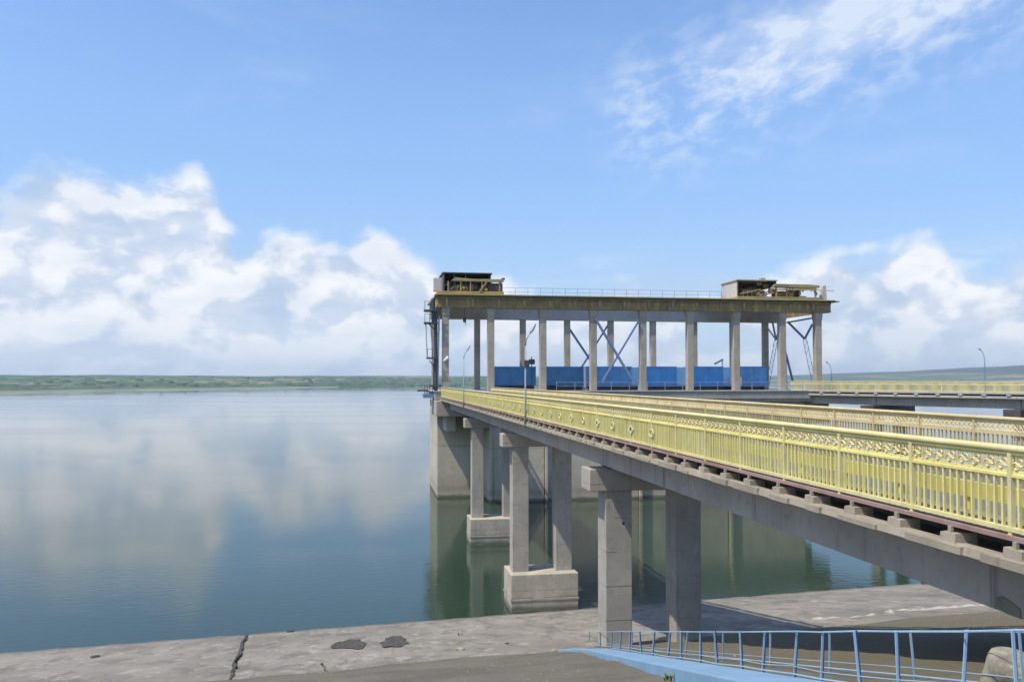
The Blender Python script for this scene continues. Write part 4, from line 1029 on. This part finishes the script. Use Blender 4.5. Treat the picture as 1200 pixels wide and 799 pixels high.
# ------------------------------------------------------------------ boulder, rubble, weeds
def rock_mesh(seed, sx, sy, sz, n=2):
    import bmesh
    rn = random.Random(seed); bm = bmesh.new(); bmesh.ops.create_icosphere(bm, subdivisions=n, radius=1)
    ph = [(rn.uniform(-1, 1), rn.uniform(-1, 1), rn.uniform(-1, 1), rn.uniform(0, 6)) for _ in range(9)]
    for v in bm.verts:
        c = v.co.copy(); d = 0
        for i, (a, b_, c_, p) in enumerate(ph): d += sin((c.x * a + c.y * b_ + c.z * c_) * (1.5 + i * .8) + p) * .20 / (1 + i * .4)
        c = c * (1 + d); c.z = min(c.z, .78 + d * .3); v.co = (c.x * sx, c.y * sy, c.z * sz)
    mb = MB(); mb.v = [tuple(v.co) for v in bm.verts]; mb.f = [tuple(v.index for v in f.verts) for f in bm.faces]; bm.free(); return mb
pb = at(1188, 812, (0, 1, 0), 7.6)
bo = rock_mesh(5, .36, .36, .42, 4).build('boulder', M['rock'], smooth=True); bo.location = (pb[0] + .10, 7.6, pb[2] - .02)
tag(bo, 'rounded lichen-stained boulder at the bottom right corner beside the blue fence', 'boulder')
rk = random.Random(11)
def rubble(px_, py, s, lab, dark=False, plane=PL):
    p = at(px_, py, *plane)
    r = rock_mesh(rk.randint(0, 999), s, s * rk.uniform(.6, 1.2), s * .45, 2).build('concrete_chunk' if not dark else 'dark_stone', M['rubber' if dark else 'rock'])
    r.location = (p[0], p[1], p[2] + .02); r.rotation_euler = (0, 0, rk.uniform(0, 6)); tag(r, lab, 'stone'); return r
rubble(341, 740, .16, 'small dark stone at the edge of the water left of centre', True)
rubble(112, 770, .20, 'lone dark stone on the slab at the far left', True)
rubble(540, 761, .20, 'pale concrete chunk at the seam of the slabs below the bridge')
rubble(594, 754, .06, 'tiny dark pebble on the slab left of the blue coping', True)
rubble(752, 704, .35, 'grey rubble lump lying between the two columns of the nearest pier')
rubble(1085, 684, .30, 'dark stone on the waterline beneath the bridge beam', True)
rubble(1112, 690, .42, 'larger dark stone beneath the bridge beam, right of another', True)
rubble(1008, 688, .16, 'small dark stone on the lit slab edge under the bridge', True)
# holes where the slab has broken away: dark sheets painting the shade of the pits, with rims
def hole(px_, py, rx, ry, lab, seed):
    rn = random.Random(seed); p = atl(px_, py)
    r = thing('slab_hole', lab, 'hole', (p[0], p[1], p[2]), 'broken patches in the slabs')
    n = 30; mb = MB(); rim = []
    for i in range(n):
        a = 2 * pi * i / n; k = .86 + .16 * sin(2 * a + seed) + .12 * sin(3 * a + seed * 2) + .07 * sin(7 * a + seed) + rn.uniform(-.05, .05); x, y = p[0] + rx * k * cos(a), p[1] + ry * k * sin(a); rim.append((x, y))
    for (x, y) in rim: mb.v.append((x, y, DD(x, y) * SL + .030))
    mb.v.append((p[0], p[1], p[2] + .034))
    for i in range(n): mb.f.append((i, (i + 1) % n, n))
    mb.build('pit', M['pit'], r)
    for i in range(0, n):
        if rn.random() < .6:
            x, y = rim[i]; s = rn.uniform(.04, .13); c = rock_mesh(seed * 31 + i, s, s, s * .4, 1)
            o = c.build('fragment', M['pit' if rn.random() < .5 else 'rock'], r, origin=None); o.location = Vector((x, y, DD(x, y) * SL + .03)) - Vector(r.location)
    return r
def pit_fn(k, b):
    p = pos(k); k.put(b.inputs['Base Color'], k.mix(k.ss(k.noise(p, 6, 5, .7), .4, .62), (.035, .033, .03), (.12, .105, .085))); b.inputs['Roughness'].default_value = .95
    k.put(b.inputs['Normal'], bump(k, k.noise(p, 9, 5, .7), 1.0, .1))
M['pit'] = mat('broken_concrete_pit', pit_fn)
hole(410, 755, .72, 2.7, 'jagged dark hole broken through the slab, left of a rounder one', 2)
hole(462, 752, .78, 2.3, 'rounder dark hole in the slab, right of the jagged one', 5)
# weeds
def weed(px_, py, n, h, lab, plane=PL, spread=.15):
    p = at(px_, py, *plane); rn = random.Random(int(px_))
    r = thing('weed', lab, 'weed', (p[0], p[1], p[2]), None)
    mb = MB()
    for _ in range(n):
        a = rn.uniform(0, 2 * pi); l = rn.uniform(.5, 1) * h; b0 = Vector((p[0] + rn.uniform(-spread, spread), p[1] + rn.uniform(-spread, spread), p[2] + .01))
        t_ = b0 + Vector((cos(a) * l * .5, sin(a) * l * .5, l)); w = Vector((-sin(a), cos(a), 0)) * .015
        n0 = len(mb.v); mb.v += [tuple(b0 - w), tuple(b0 + w), tuple((b0 + t_) / 2 + w * 1.3 + Vector((0, 0, .05 * l))), tuple(t_), tuple((b0 + t_) / 2 - w * 1.3 + Vector((0, 0, .05 * l)))]
        mb.f.append((n0, n0 + 1, n0 + 2, n0 + 3, n0 + 4))
    mb.build('leaves', M['leaf'], r, kind='stuff')
weed(782, 797, 14, .12, 'small green weed growing below the light blue coping', PU, .06)
weed(541, 744, 12, .12, 'tiny tuft on the slab edge left of the bridge')
crk = MB()
for i in range(60):
    f = i / 59; p = Vector(pc1).lerp(Vector(pc2), f); w = random.uniform(.012, .06)
    ox = hsh(f * 9, 3) * .10
    z = DD(p.x, p.y) * SL + .012
    crk.box(p.x - w + ox, p.x + w + ox, p.y - .22, p.y + .22, z - .2, z + .02 + random.uniform(0, .04))
crk.build('joint_growth', M['pit'], rev, kind='stuff')
# gravel scattered on the dirt bank
gm = MB(); rg = random.Random(4)
for _ in range(2200):
    s_, d = rg.uniform(-22, 22), DB + rg.random() ** 1.3 * 16
    x, y = sd(s_, d); z = gz(x, y) + hsh(x, y) * .018 + hsh(x * .31, y * .27) * .05; r = rg.uniform(.008, .032)
    n0 = len(gm.v); a = rg.uniform(0, 6)
    gm.v += [(x + r * cos(a), y + r * sin(a), z), (x + r * cos(a + 2.1), y + r * sin(a + 2.1), z), (x + r * cos(a + 4.2), y + r * sin(a + 4.2), z), (x, y, z + r * .7)]
    gm.f += [(n0, n0 + 1, n0 + 3), (n0 + 1, n0 + 2, n0 + 3), (n0 + 2, n0, n0 + 3)]
tag(gm.build('gravel', M['rock'], kind='stuff'), 'loose gravel and crumbs of concrete scattered over the dirt bank', 'gravel')

# ------------------------------------------------------------------ haze
hz = MB().box(-9000, 9000, -1500, 9000, -9, 142).build('haze', M['rock'], kind='stuff')
hm = bpy.data.materials.new('haze_air'); hm.use_nodes = True; k = NT(hm.node_tree); k.n.clear()
ou = k.node('ShaderNodeOutputMaterial'); pv = k.node('ShaderNodeVolumePrincipled')
pv.inputs['Color'].default_value = (.80, .91, 1.0, 1); pv.inputs['Density'].default_value = .00011; pv.inputs['Anisotropy'].default_value = .2
k.l.new(pv.outputs[0], ou.inputs['Volume']); hz.data.materials[0] = hm
